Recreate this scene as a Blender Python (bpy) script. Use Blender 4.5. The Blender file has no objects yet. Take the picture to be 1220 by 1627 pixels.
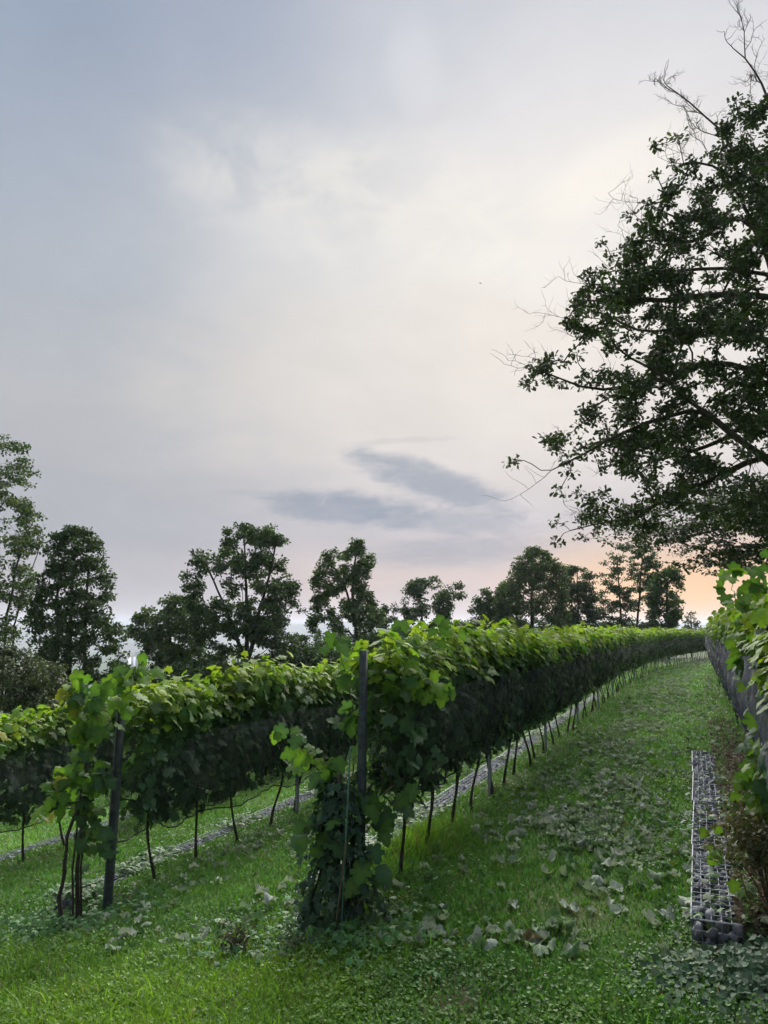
import bpy, math, random
import numpy as np
from mathutils import Vector, Matrix

# ------------------------------------------------------------------ camera, sky, sun, exposure
SC = bpy.context.scene
COL = SC.collection
rng = np.random.default_rng(7)
R = math.radians
CAMZ, PITCH, YAW, FPX = 2.0, R(8.97), R(22.35), 1184.0     # rows run along +Y, the camera looks 22 deg to their left

cam = bpy.data.cameras.new('camera')
cam.sensor_fit = 'VERTICAL'; cam.sensor_height = 36.0; cam.lens = FPX / 1627 * 36.0
cam.clip_start = 0.05; cam.clip_end = 30000
cam_o = bpy.data.objects.new('camera', cam); COL.objects.link(cam_o)
cam_o.location = (0, 0, CAMZ); cam_o.rotation_euler = (R(90) + PITCH, 0, YAW)
SC.camera = cam_o

FWD = np.array([-math.sin(YAW), math.cos(YAW), 0.]); RGT = np.array([math.cos(YAW), math.sin(YAW), 0.])
def ray(px, py):
    X, Y = px - 610.0, 813.5 - py
    f = FPX * math.cos(PITCH) - Y * math.sin(PITCH); u = Y * math.cos(PITCH) + FPX * math.sin(PITCH)
    d = f * FWD + X * RGT + u * np.array([0, 0, 1.])
    return d, math.hypot(f, X)
def P(px, py, D):
    """world point seen in the photograph at (px,py), D metres away over the ground"""
    d, h = ray(px, py)
    return np.array([0, 0, CAMZ]) + d / h * D
def dirp(px, py):
    d, h = ray(px, py); return d / np.linalg.norm(d)

SUN_AZ, SUN_EL = R(-8.0), R(36.0)          # veiled sun just right of the row direction
SUN = np.array([math.sin(SUN_AZ) * math.cos(SUN_EL), math.cos(SUN_AZ) * math.cos(SUN_EL), math.sin(SUN_EL)])
SC.view_settings.view_transform = 'Standard'; SC.view_settings.look = 'None'
SC.view_settings.exposure = 1.3; SC.view_settings.gamma = 1.0; SC.view_settings.use_curve_mapping = False

def node(t, typ, ins=None, **props):
    n = t.nodes.new(typ)
    for k, v in props.items(): setattr(n, k, v)
    for k, v in (ins or {}).items():
        s = n.inputs[k]
        if isinstance(v, bpy.types.NodeSocket): t.links.new(v, s)
        else: s.default_value = v
    return n
def math_(t, op, a, b=0.0, c=0.0, clamp=False):
    n = node(t, 'ShaderNodeMath', {0: a, 1: b, 2: c}, operation=op); n.use_clamp = clamp; return n.outputs[0]
def sstep(t, v, lo, hi):
    n = node(t, 'ShaderNodeMapRange', {0: v, 1: lo, 2: hi, 3: 0.0, 4: 1.0}, interpolation_type='SMOOTHSTEP'); return n.outputs[0]
def mixc(t, f, a, b, mode='MIX'):
    n = node(t, 'ShaderNodeMix', {0: f, 6: a, 7: b}, data_type='RGBA', blend_type=mode); return n.outputs[2]
def dotv(t, v, w):
    return node(t, 'ShaderNodeVectorMath', {0: v, 1: tuple(w)}, operation='DOT_PRODUCT').outputs['Value']
def ramp(t, v, stops, mode='LINEAR'):
    n = node(t, 'ShaderNodeValToRGB', {0: v}); cr = n.color_ramp; cr.interpolation = mode
    while len(cr.elements) > 1: cr.elements.remove(cr.elements[-1])
    cr.elements[0].position = stops[0][0]; cr.elements[0].color = (*stops[0][1], 1)
    for p, c in stops[1:]:
        e = cr.elements.new(p); e.color = (*c, 1)
    return n.outputs[0]
def lin(*c):
    return tuple((x / 255 / 12.92) if x / 255 <= .04045 else ((x / 255 + .055) / 1.055) ** 2.4 for x in c)

def make_world():
    w = bpy.data.worlds.new('World'); SC.world = w; w.use_nodes = True
    t = w.node_tree; t.nodes.clear()
    d = node(t, 'ShaderNodeTexCoord').outputs['Generated']
    sep = node(t, 'ShaderNodeSeparateXYZ', {0: d}); z = sep.outputs[2]
    zc = math_(t, 'MAXIMUM', z, 0.0)
    sky = node(t, 'ShaderNodeTexSky', sky_type='NISHITA', sun_disc=False)
    sky.sun_elevation = SUN_EL; sky.sun_rotation = SUN_AZ; sky.air_density = 1.2; sky.dust_density = 3.0
    # thin high cloud deck: grey blue away from the sun, pale towards it
    away = ramp(t, zc, [(0.0, lin(186, 177, 178)), (.05, lin(180, 175, 179)), (.12, lin(170, 171, 179)), (.28, lin(182, 183, 187)),
                        (.45, lin(172, 180, 191)), (.65, lin(150, 163, 183)), (1.0, lin(140, 154, 177))])
    toward = ramp(t, zc, [(0.0, lin(226, 190, 176)), (.06, lin(216, 192, 184)), (.13, lin(200, 194, 198)), (.22, lin(222, 215, 212)),
                          (.38, lin(231, 226, 220)), (.52, lin(222, 220, 220)), (.66, lin(206, 208, 215)), (1.0, lin(186, 193, 206))])
    # projected cloud coordinates
    den = math_(t, 'ADD', zc, 0.22)
    cx = math_(t, 'DIVIDE', sep.outputs[0], den); cy = math_(t, 'DIVIDE', sep.outputs[1], den)
    pv = node(t, 'ShaderNodeCombineXYZ', {0: cx, 1: cy, 2: 0.0}).outputs[0]
    nz = node(t, 'ShaderNodeTexNoise', {'Vector': pv, 'Scale': 1.1, 'Detail': 6.0, 'Roughness': .52, 'Distortion': .6}).outputs[0]
    nf = node(t, 'ShaderNodeTexNoise', {'Vector': pv, 'Scale': 3.0, 'Detail': 9.0, 'Roughness': .60, 'Distortion': .35}).outputs[0]
    nh = node(t, 'ShaderNodeTexNoise', {'Vector': pv, 'Scale': 9.0, 'Detail': 8.0, 'Roughness': .62, 'Distortion': .5}).outputs[0]
    g = dotv(t, d, dirp(1130, 470))
    g = math_(t, 'MULTIPLY_ADD', math_(t, 'SUBTRACT', nz, .5), .35, g)
    tw = sstep(t, g, .68, 1.0)
    c = mixc(t, tw, away, toward)
    # pale wisps
    wd = dirp(560, 285); wr = np.cross(wd, [0, 0, 1]); wr /= np.linalg.norm(wr); wu = np.cross(wr, wd)
    def ell(pc, la, le, tilt=0., nzamp=.5, nsock=nf):
        wd = dirp(*pc); wr = np.cross(wd, [0, 0, 1]); wr /= np.linalg.norm(wr); wu = np.cross(wr, wd)
        ct, st = math.cos(tilt), math.sin(tilt)
        a = dotv(t, d, (wr * ct + wu * st) / la); e = dotv(t, d, (wu * ct - wr * st) / le)
        r2 = math_(t, 'ADD', math_(t, 'MULTIPLY', a, a), math_(t, 'MULTIPLY', e, e))
        r2 = math_(t, 'ADD', r2, math_(t, 'MULTIPLY', math_(t, 'SUBTRACT', nsock, .5), nzamp * 4))
        m = sstep(t, r2, 1.0, 0.0)
        return math_(t, 'MULTIPLY', m, math_(t, 'GREATER_THAN', dotv(t, d, wd), 0.3))
    m = ell((650, 345), .34, .12, R(-14), .45)
    m = math_(t, 'MULTIPLY', m, math_(t, 'MULTIPLY_ADD', sstep(t, nh, .34, .62), .75, .25))
    c = mixc(t, math_(t, 'MULTIPLY', m, .75), c, (*lin(230, 227, 221), 1))
    m = ell((640, 600), .40, .16, R(0), .5)
    c = mixc(t, math_(t, 'MULTIPLY', m, .45), c, (*lin(226, 218, 210), 1))
    m = ell((655, 105), .045, .07, R(10), .5)
    c = mixc(t, math_(t, 'MULTIPLY', m, .3), c, (*lin(226, 226, 232), 1))
    m = ell((980, 270), .12, .05, R(20), .5)
    c = mixc(t, math_(t, 'MULTIPLY', m, .45), c, (*lin(244, 238, 226), 1))
    vv = math_(t, 'MULTIPLY_ADD', math_(t, 'SUBTRACT', math_(t, 'MULTIPLY_ADD', nh, .3, math_(t, 'MULTIPLY', nf, .7)), .5), .26, 1.0)
    c = mixc(t, 1.0, c, node(t, 'ShaderNodeCombineColor', {0: vv, 1: vv, 2: vv}).outputs[0], 'MULTIPLY')
    # slate-blue streak clouds low over the trees
    for pc, la, le, ti, f in (((688, 766), .12, .021, R(-18), .86), ((552, 808), .11, .020, R(-4), .84), ((710, 828), .12, .014, R(-3), .55),
                              ((730, 876), .13, .017, R(2), .55), ((480, 790), .10, .006, R(-3), .25), ((640, 700), .07, .004, R(3), .2)):
        m = ell(pc, la * 1.25, le * 1.5, ti, .34, nh)
        c = mixc(t, math_(t, 'MULTIPLY', m, f * .78), c, (*lin(116, 134, 157), 1))
    # sunset glow near the horizon round the sun
    ds = dotv(t, d, dirp(1150, 945))
    wm = math_(t, 'MULTIPLY', sstep(t, ds, .958, .999), sstep(t, z, .15, .03))
    c = mixc(t, math_(t, 'MULTIPLY', wm, .95), c, (*lin(251, 198, 132), 1))
    nis = node(t, 'ShaderNodeVectorMath', {0: sky.outputs[0], 3: .10}, operation='SCALE').outputs[0]
    c = mixc(t, .97, nis, c)
    bg = node(t, 'ShaderNodeBackground', {0: c, 1: .42})
    out = node(t, 'ShaderNodeOutputWorld'); t.links.new(bg.outputs[0], out.inputs[0])
make_world()

sl = bpy.data.lights.new('sun', 'SUN'); sl.energy = 3.8; sl.angle = R(55); sl.color = (1.0, .96, .90)
so = bpy.data.objects.new('sun', sl); COL.objects.link(so)
so.rotation_euler = Vector(SUN).to_track_quat('Z', 'Y').to_euler()
cy = SC.cycles
cy.max_bounces = 4; cy.diffuse_bounces = 2; cy.glossy_bounces = 1; cy.transmission_bounces = 3; cy.transparent_max_bounces = 24
cy.use_denoising = True; cy.sample_clamp_indirect = 4.0
cy.use_adaptive_sampling = True; cy.adaptive_threshold = .03
cy.volume_bounces = 0

# ------------------------------------------------------------------ helpers
def tag(o, label=None, cat=None, group=None, kind=None):
    if label: o['label'] = label
    if cat: o['category'] = cat
    if group: o['group'] = group
    if kind: o['kind'] = kind
    return o
def link(name, data, parent=None, loc=None):
    o = bpy.data.objects.new(name, data); COL.objects.link(o)
    if parent: o.parent = parent
    if loc is not None: o.location = tuple(loc)
    return o
def empty(name, loc, rz=0.):
    o = link(name, None, None, loc); o.empty_display_size = .1; o.rotation_euler = (0, 0, rz); return o
def mesh(name, V, F, m=None, C=None, smooth=False):
    """V (n,3); F (k,3) or (k,4) int array, or list of arrays; C (n,3) vertex colours"""
    V = np.asarray(V, np.float32); Fs = F if isinstance(F, list) else [F]
    Fs = [np.asarray(f, np.int32) for f in Fs if len(f)]
    me = bpy.data.meshes.new(name); me.vertices.add(len(V)); me.vertices.foreach_set('co', V.ravel())
    li = np.concatenate([f.ravel() for f in Fs]); tot = np.concatenate([np.full(len(f), f.shape[1], np.int32) for f in Fs])
    st = np.concatenate([[0], np.cumsum(tot)[:-1]]).astype(np.int32)
    me.loops.add(len(li)); me.loops.foreach_set('vertex_index', li)
    me.polygons.add(len(tot)); me.polygons.foreach_set('loop_start', st); me.polygons.foreach_set('loop_total', tot)
    if smooth: me.polygons.foreach_set('use_smooth', np.ones(len(tot), bool))
    me.update(calc_edges=True)
    if C is not None:
        a = me.color_attributes.new('col', 'FLOAT_COLOR', 'POINT')
        a.data.foreach_set('color', np.concatenate([np.asarray(C, np.float32), np.ones((len(V), 1), np.float32)], 1).ravel())
    if m: me.materials.append(m)
    return me
class MB:
    def __init__(s): s.V = []; s.Q = []; s.T = []; s.C = []; s.n = 0
    def add(s, V, Q=None, T=None, C=None):
        V = np.asarray(V, float)
        if Q is not None and len(Q): s.Q.append(np.asarray(Q) + s.n)
        if T is not None and len(T): s.T.append(np.asarray(T) + s.n)
        s.V.append(V); s.C.append(np.tile(C, (len(V), 1)) if C is not None and np.ndim(C) == 1 else (C if C is not None else np.ones((len(V), 3)) * .5)); s.n += len(V)
    def mesh(s, name, m=None, smooth=False, col=True):
        F = []
        if s.Q: F.append(np.concatenate(s.Q))
        if s.T: F.append(np.concatenate(s.T))
        return mesh(name, np.concatenate(s.V), F, m, np.concatenate(s.C) if col else None, smooth)
    def box(s, x0, x1, y0, y1, z0, z1, C=None):
        V = [(x, y, z) for x in (x0, x1) for y in (y0, y1) for z in (z0, z1)]
        s.add(V, [(0, 1, 3, 2), (4, 6, 7, 5), (0, 4, 5, 1), (2, 3, 7, 6), (0, 2, 6, 4), (1, 5, 7, 3)], C=C)
    def tube(s, pts, rad, sides=5, C=None, cap=True):
        p = np.asarray(pts, float); n = len(p); rad = np.broadcast_to(rad, (n,))
        tg = np.gradient(p, axis=0); tg /= np.linalg.norm(tg, axis=1, keepdims=True) + 1e-9
        ref = np.array([1., 0, 0]) if abs(tg[:, 0]).mean() < .75 else np.array([0, 1., 0])
        a = np.cross(tg, ref); a /= np.linalg.norm(a, axis=1, keepdims=True) + 1e-9; b = np.cross(tg, a)
        th = np.arange(sides) / sides * 2 * math.pi
        V = p[:, None] + rad[:, None, None] * (np.cos(th)[None, :, None] * a[:, None] + np.sin(th)[None, :, None] * b[:, None])
        i = np.arange(n - 1)[:, None] * sides; j = np.arange(sides)[None]; k = (j + 1) % sides
        Q = np.stack([i + j, i + k, i + sides + k, i + sides + j], -1).reshape(-1, 4)
        V = V.reshape(-1, 3); T = None
        if cap:
            V = np.concatenate([V, p[-1:] + tg[-1] * rad[-1] * .5]); j = np.arange(sides); T = np.stack([(n - 1) * sides + j, (n - 1) * sides + (j + 1) % sides, np.full(sides, n * sides)], -1)
        s.add(V, Q, T, C)

def vnoise(x, y, seed=0):
    x = np.asarray(x, float); y = np.asarray(y, float)
    xi = np.floor(x).astype(np.int64); yi = np.floor(y).astype(np.int64); fx = x - xi; fy = y - yi
    fx = fx * fx * (3 - 2 * fx); fy = fy * fy * (3 - 2 * fy)
    def h(a, b):
        n = (a * 374761393 + b * 668265263 + seed * 1442695041) & 0x7fffffff
        n = ((n ^ (n >> 13)) * 1274126177) & 0x7fffffff
        return ((n ^ (n >> 16)) & 0xffff) / 65535.
    return (h(xi, yi) * (1 - fx) + h(xi + 1, yi) * fx) * (1 - fy) + (h(xi, yi + 1) * (1 - fx) + h(xi + 1, yi + 1) * fx) * fy
def fbm(x, y, seed=0, o=4):
    r = 0; a = .5; tot = 0
    for i in range(o): r = r + a * vnoise(x * 2 ** i, y * 2 ** i, seed + i); tot += a; a *= .5
    return r / tot

# ------------------------------------------------------------------ materials
def new_mat(name):
    m = bpy.data.materials.new(name); m.use_nodes = True; t = m.node_tree; t.nodes.clear()
    out = node(t, 'ShaderNodeOutputMaterial'); return m, t, out
def leaf_mat(name, rough=.45, spec=.35, transl=.38, under=None, warm=(1.25, 1.35, .55), grain=False):
    m, t, out = new_mat(name)
    c = node(t, 'ShaderNodeAttribute', attribute_name='col').outputs['Color']
    ob = node(t, 'ShaderNodeObjectInfo').outputs['Random']
    v = math_(t, 'MULTIPLY_ADD', ob, .3, .85)
    c = mixc(t, 1.0, c, node(t, 'ShaderNodeCombineColor', {0: v, 1: v, 2: v}).outputs[0], 'MULTIPLY')
    if grain:
        tcw = node(t, 'ShaderNodeTexCoord').outputs['Object']
        nz = node(t, 'ShaderNodeTexNoise', {'Vector': tcw, 'Scale': 22.0, 'Detail': 2.0}).outputs[0]
        k = math_(t, 'MULTIPLY_ADD', nz, .7, .65)
        c = mixc(t, 1.0, c, node(t, 'ShaderNodeCombineColor', {0: k, 1: k, 2: k}).outputs[0], 'MULTIPLY')
    cb = c
    if under:
        bf = node(t, 'ShaderNodeNewGeometry').outputs['Backfacing']
        cb = mixc(t, math_(t, 'MULTIPLY', bf, .55), c, (*under, 1))
    p = node(t, 'ShaderNodeBsdfPrincipled', {'Base Color': cb, 'Roughness': rough, 'Specular IOR Level': spec})
    tc = mixc(t, 1.0, c, (*warm, 1), 'MULTIPLY')
    tr = node(t, 'ShaderNodeBsdfTranslucent', {'Color': tc})
    mx = node(t, 'ShaderNodeMixShader', {0: transl, 1: p.outputs[0], 2: tr.outputs[0]})
    t.links.new(mx.outputs[0], out.inputs[0]); return m
def plain(name, col, rough=.7, metal=0., nscale=20., namp=.35, col2=None, bump=.0, coord='Object', spec=.4, attr=False):
    m, t, out = new_mat(name)
    tc = node(t, 'ShaderNodeTexCoord').outputs[coord]
    nz = node(t, 'ShaderNodeTexNoise', {'Vector': tc, 'Scale': nscale, 'Detail': 5.0, 'Roughness': .6}).outputs[0]
    if attr:
        c0 = node(t, 'ShaderNodeAttribute', attribute_name='col').outputs['Color']
    else:
        c2 = col2 or tuple(x * (1 - namp) for x in col)
        c0 = mixc(t, sstep(t, nz, .35, .65), (*col, 1), (*c2, 1))
    if attr:
        k = math_(t, 'MULTIPLY_ADD', nz, namp * 2, 1 - namp)
        c0 = mixc(t, 1.0, c0, node(t, 'ShaderNodeCombineColor', {0: k, 1: k, 2: k}).outputs[0], 'MULTIPLY')
    p = node(t, 'ShaderNodeBsdfPrincipled', {'Base Color': c0, 'Roughness': rough, 'Metallic': metal, 'Specular IOR Level': spec})
    if bump:
        b = node(t, 'ShaderNodeBump', {'Strength': bump, 'Distance': .02, 'Height': nz}); t.links.new(b.outputs[0], p.inputs['Normal'])
    t.links.new(p.outputs[0], out.inputs[0]); return m
def net_mat(name='bird_netting', col=(.040, .050, .053), lo=.14, amp=.44):
    m, t, out = new_mat(name)
    tc = node(t, 'ShaderNodeTexCoord').outputs['Object']
    nz = node(t, 'ShaderNodeTexNoise', {'Vector': tc, 'Scale': 5.0, 'Detail': 4.0, 'Roughness': .65}).outputs[0]
    f = math_(t, 'MULTIPLY_ADD', nz, amp, lo)
    tr = node(t, 'ShaderNodeBsdfTransparent')
    df = node(t, 'ShaderNodeBsdfPrincipled', {'Base Color': (*col, 1), 'Roughness': .6, 'Specular IOR Level': .25})
    mx = node(t, 'ShaderNodeMixShader', {0: f, 1: tr.outputs[0], 2: df.outputs[0]})
    t.links.new(mx.outputs[0], out.inputs[0]); return m
M = dict(
    vine=leaf_mat('vine_leaf', .6, .22, .42, (.13, .19, .12), grain=True),
    fallen=leaf_mat('fallen_leaf', .75, .15, .25, None, (1, 1.05, .8), True),
    ivy=leaf_mat('ivy_leaf', .6, .25, .2),
    grass=leaf_mat('grass_blade', .5, .3, .4, None, (1.15, 1.2, .5)),
    oak=leaf_mat('oak_leaf', .55, .25, .16),
    tree=leaf_mat('tree_leaf', .55, .2, .22),
    bark=plain('bark', (.075, .062, .05), .9, nscale=9, namp=.5, bump=.6),
    vbark=plain('vine_bark', (.06, .048, .038), .9, nscale=40, namp=.5, bump=.5),
    cane=plain('vine_cane', (.10, .085, .04), .7, nscale=30, namp=.4),
    steel=plain('galvanised_steel', (.30, .33, .36), .48, .6, 14, .3),
    dsteel=plain('weathered_post', (.055, .07, .068), .75, 0, 18, .4, spec=.2),
    wire=plain('zinc_wire', (.27, .30, .34), .5, .35, 20, .3),
    stone=plain('grey_stone', (.27, .28, .31), .85, 0, 25, .4, bump=.4, attr=True),
    net=net_mat(), net_blue=net_mat('blue_grey_netting', (.085, .095, .12), .25, .7),
    rope=plain('black_hem', (.02, .022, .025), .7),
    grape=plain('grape_skin', (.016, .012, .03), .35, 0, 12, .4),
    green=plain('green_stake', (.06, .15, .10), .6),
    wall=plain('render_wall', (.62, .64, .66), .8, nscale=.2, namp=.15),
    roof=plain('flat_roof', (.22, .2, .2), .8, nscale=.3),
    glass=plain('window_band', (.08, .10, .13), .25, nscale=.3),
)
def ground_mat():
    m, t, out = new_mat('ground_soil')
    c = node(t, 'ShaderNodeAttribute', attribute_name='col').outputs['Color']
    tc = node(t, 'ShaderNodeTexCoord').outputs['Object']
    n1 = node(t, 'ShaderNodeTexNoise', {'Vector': tc, 'Scale': 28.0, 'Detail': 8.0, 'Roughness': .7}).outputs[0]
    n2 = node(t, 'ShaderNodeTexNoise', {'Vector': tc, 'Scale': 3.0, 'Detail': 5.0}).outputs[0]
    k = math_(t, 'ADD', math_(t, 'MULTIPLY_ADD', n1, 1.2, .1), math_(t, 'MULTIPLY_ADD', n2, .5, 0.05))
    c = mixc(t, 1.0, c, node(t, 'ShaderNodeCombineColor', {0: k, 1: k, 2: k}).outputs[0], 'MULTIPLY')
    p = node(t, 'ShaderNodeBsdfPrincipled', {'Base Color': c, 'Roughness': .95, 'Specular IOR Level': .1})
    b = node(t, 'ShaderNodeBump', {'Strength': .7, 'Distance': .03, 'Height': n1}); t.links.new(b.outputs[0], p.inputs['Normal'])
    t.links.new(p.outputs[0], out.inputs[0]); return m
M['ground'] = ground_mat()

# ------------------------------------------------------------------ terrain
ROWS = [.68, -2.4, -5.35, -8.3]                 # s of each vine row (s: across the slope, following its contour)
GSTART = [5.25, 5.75, 6.0, 6.4]                 # where each row's stone baskets begin
def curve(u):
    u = np.asarray(u, float); d = np.clip(u - 25, 0, 45); return .003 * d * d + .27 * np.clip(u - 70, 0, None)
_S = [(-9000, -62), (-2500, -62), (-900, -60), (-300, -48), (-120, -27), (-60, -13), (-28, -4.9), (-16, -2.4), (-12.2, -1.72), (-11.9, -1.55), (-11.25, -1.5),
      (-8.95, -1.20), (-8.652, -1.20), (-8.648, -1.03), (-8.3, -1.02), (-6.0, -.78), (-5.702, -.78), (-5.698, -.60), (-5.35, -.58), (-3.05, -.20), (-2.752, -.20), (-2.748, -.02), (-2.4, 0), (-1.2, .04),
      (-.13, .07), (.163, .07), (.167, .25), (.3, .27), (.68, .30), (3, .5), (10, 1.2), (40, 3), (200, 6), (9000, 6)]
_SS = [(-9000, -62), (-2500, -62), (-900, -60), (-300, -48), (-120, -27), (-60, -13), (-28, -4.9), (-16, -2.4), (-11.25, -1.6), (-8.3, -1.13), (-5.35, -.66), (-2.4, -.09), (-1.2, .0), (0, .07), (.68, .12), (3, .35), (10, 1.1), (40, 3), (200, 6), (9000, 6)]
def gz_s(s, u):
    s = np.asarray(s, float); u = np.asarray(u, float)
    a = np.interp(s, *zip(*_S)); b = np.interp(s, *zip(*_SS))
    st = np.interp(s, [-9.2, -8.3, -6.5, -5.35, -4.2, -2.4, -1.3, .165, .5, 2], [6.4, 6.4, 6.0, 6.0, 5.75, 5.75, 5.25, 5.25, 5.3, 5.0])
    for k in range(4): st = np.where((s > ROWS[k] - .85) & (s < ROWS[k] - .4), GSTART[k], st)
    wdt = np.where(s > .2, .4, .06)
    for k in range(1, 4): wdt = np.where((s > ROWS[k] - .3) & (s < ROWS[k - 1] - .95), .8, wdt)
    t = np.clip((u - st) / wdt + .5, 0, 1)
    z = a * t + b * (1 - t)
    far = np.clip((u - 26) / 16, 0, 1); far = far * far * (3 - 2 * far)
    z = np.where(s < -2.9, z * (1 - .8 * far * np.interp(s, [-200, -40, -12, 0], [0, .55, 1, 1])), z)
    z = z - .05 * np.clip((5 - u) / 3, 0, 1.5)
    bump = (fbm(s * 1.7, u * 1.7, 3) - .5) * .09
    step = np.zeros_like(s)
    for k in range(4): step = np.maximum(step, np.exp(-((s - (ROWS[k] - .55)) / .25) ** 2))
    return z + bump * (1 - .8 * step)
def gz(x, y):
    return gz_s(np.asarray(x, float) - curve(y), y)
def W(s, u, dz=0.):
    return np.array([s + float(curve(u)), u, float(gz_s(s, u)) + dz])

def soil_amount(s, u):
    n = fbm(s * 2.3, u * 2.3, 11)
    a = np.exp(-((s - .42) / .26) ** 2) * 1.3 * (u > 5.2) * np.clip((17 - u) / 7, .25, 1)
    for k in (1, 2, 3): a = np.maximum(a, .35 * np.exp(-((s - ROWS[k]) / .25) ** 2))
    worn = .45 * np.exp(-((s + .95) / .45) ** 2 - ((u - 5.7) / .7) ** 2)
    a = np.maximum(a, worn)
    a = np.maximum(a, .75 * np.exp(-((s + 1.35) / .3) ** 2 - ((u - 4.3) / .35) ** 2))
    return np.clip(a * (.45 + 1.1 * n), 0, 1)
def build_ground():
    s = np.unique(np.round(np.concatenate([[x for x, _ in _S], np.arange(-13, 4, .13), np.geomspace(13.5, 9000, 30) * -1, np.geomspace(4.4, 9000, 26)]), 4))
    st = np.array(GSTART)
    u = np.unique(np.round(np.concatenate([np.arange(1.5, 16, .14), st - .031, st + .031, 16 * 1.035 ** np.arange(0, 60), np.geomspace(135, 9000, 22), np.linspace(1, -40, 12), [-200, -2000]]), 4))
    S, U = np.meshgrid(s, u); S = S.ravel(); U = U.ravel()
    Z = gz_s(S, U); far = np.abs(U) + np.abs(S) > 60
    Z = Z - np.clip((U - 160) / 900, 0, 1) ** 1.3 * 60 * np.clip((6000 - S) / 6000, 0, 1) * (S > -60)
    X = S + curve(U)
    n = fbm(S * .9, U * .9, 21); a = soil_amount(S, U)[:, None]
    g = np.array([.075, .145, .038]) * (.6 + .9 * n[:, None]); so = np.array([.115, .088, .066]) * (.7 + .6 * n[:, None])
    C = g * (1 - a) + so * a
    C = np.where(far[:, None], np.array([.05, .075, .035]) * (.6 + .9 * fbm(S * .01, U * .01, 5)[:, None]), C)
    ns, nu = len(s), len(u); i = np.arange(nu - 1)[:, None] * ns; j = np.arange(ns - 1)[None]
    Q = np.stack([i + j, i + j + 1, i + ns + j + 1, i + ns + j], -1).reshape(-1, 4)
    o = link('ground', mesh('ground', np.stack([X, U, Z], 1), Q, M['ground'], C, True)); o['kind'] = 'structure'
build_ground()

def build_hills():
    m = plain('wooded_hill', (.06, .085, .06), .95, nscale=.004, namp=.5)
    for i, (D, h0, h1, seed) in enumerate(((3200, 4, 46, 1), (5200, 40, 75, 2))):
        az = np.linspace(R(-120), R(60), 160); rr = np.array([-900, -450, -150, 0, 500])
        prof = np.array([0, .35, .8, 1, .3]); V = []
        hh = h0 + (h1 - h0) * fbm(az * 9, az * 0 + i, seed, 5) + 62
        for r_, p in zip(rr, prof): V.append(np.stack([np.sin(az) * (D + r_), np.cos(az) * (D + r_), -63 + hh * p], 1))
        V = np.concatenate(V); n = len(az); a = np.arange(4)[:, None] * n; b = np.arange(n - 1)[None]
        Q = np.stack([a + b, a + b + 1, a + n + b + 1, a + n + b], -1).reshape(-1, 4)
        o = link('hills', mesh('hills', V, Q, m, None, True)); o['kind'] = 'structure'
build_hills()

# ------------------------------------------------------------------ leaf templates
def fan(pts, z, c, cz):
    V = np.array([[c[0], c[1], cz]] + [[x, y, w] for (x, y), w in zip(pts, z)], float)
    n = len(pts); T = np.array([(0, i, i + 1) for i in range(1, n)] + [(0, n, 1)]); return V, T
def vine_leaf(curl=.18, seed=0, fine=False):
    r_ = random.Random(seed)
    half = [(.0, .0), (.16, -.12), (.36, -.06), (.44, .14), (.36, .26), (.55, .36), (.50, .58), (.34, .60), (.26, .66), (.24, .86), (.0, 1.06)]
    pts = half + [(-x, y) for x, y in half[-2:0:-1]]
    pts = [(x * r_.uniform(.9, 1.1), y + r_.uniform(-.04, .04)) for x, y in pts]
    def zz(x, y): return curl * (.35 * abs(x) * 1.4 - (abs(x) ** 2) * 1.5 - .55 * (y - .35) ** 2) + r_.uniform(-.06, .06) * (abs(x) + abs(y - .4)) * 1.2
    V, T = fan(pts, [zz(x, y) for x, y in pts], (0, .38), curl * .08)
    V[:, 1] -= .1
    return V, T
def curled_leaf(seed):
    """dry fallen leaf: subdivided blade rolled and cupped"""
    r_ = random.Random(seed); V, T = vine_leaf(.1, seed)
    mid = (V[0] + V[1:]) / 2
    n = len(V) - 1; V2 = np.concatenate([V, mid])
    T2 = []
    for i in range(1, n + 1):
        j = i % n + 1; a, b = n + i, n + j; T2 += [(0, a, b), (a, i, j), (a, j, b)]
    ax = r_.uniform(0, 3.14); k = r_.uniform(2.2, 4.6); d = V2[:, 0] * math.cos(ax) + (V2[:, 1] - .35) * math.sin(ax)
    e = -V2[:, 0] * math.sin(ax) + (V2[:, 1] - .35) * math.cos(ax)
    rad = 1 / k; dd = np.sin(d * k) * rad; z = (1 - np.cos(d * k)) * rad * r_.choice([1, 1, -1])
    z = z + e * e * r_.uniform(-.9, .9) + np.array([r_.uniform(-.1, .1) for _ in V2])
    X = np.stack([dd * math.cos(ax) - e * math.sin(ax), dd * math.sin(ax) + e * math.cos(ax), z - z.min()], 1)
    return X, np.array(T2)
OAK = fan([(0, 0), (.14, .18), (.10, .3), (.27, .42), (.18, .55), (.26, .74), (0, 1.0), (-.26, .74), (-.18, .55), (-.27, .42), (-.10, .3), (-.14, .18)], [0, .03, 0, .08, .02, .06, -.06, .06, .02, .08, 0, .03], (0, .5), 0)
OVAL = (np.array([[0, 0, 0], [.32, .45, .07], [0, 1., -.08], [-.32, .45, .07]], float), np.array([(0, 1, 2), (0, 2, 3)]))
IVY = fan([(0, 0), (.35, -.1), (.3, .25), (.5, .35), (.2, .55), (0, .95), (-.2, .55), (-.5, .35), (-.3, .25), (-.35, -.1)], [0, -.05, .03, -.06, .02, -.1, .02, -.06, .03, -.05], (0, .3), .05)
ROUND = fan([(0, 0), (.42, .1), (.5, .5), (.2, .85), (-.2, .85), (-.5, .5), (-.42, .1)], [0, .1, .12, .05, .05, .12, .1], (0, .42), -.02)

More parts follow.
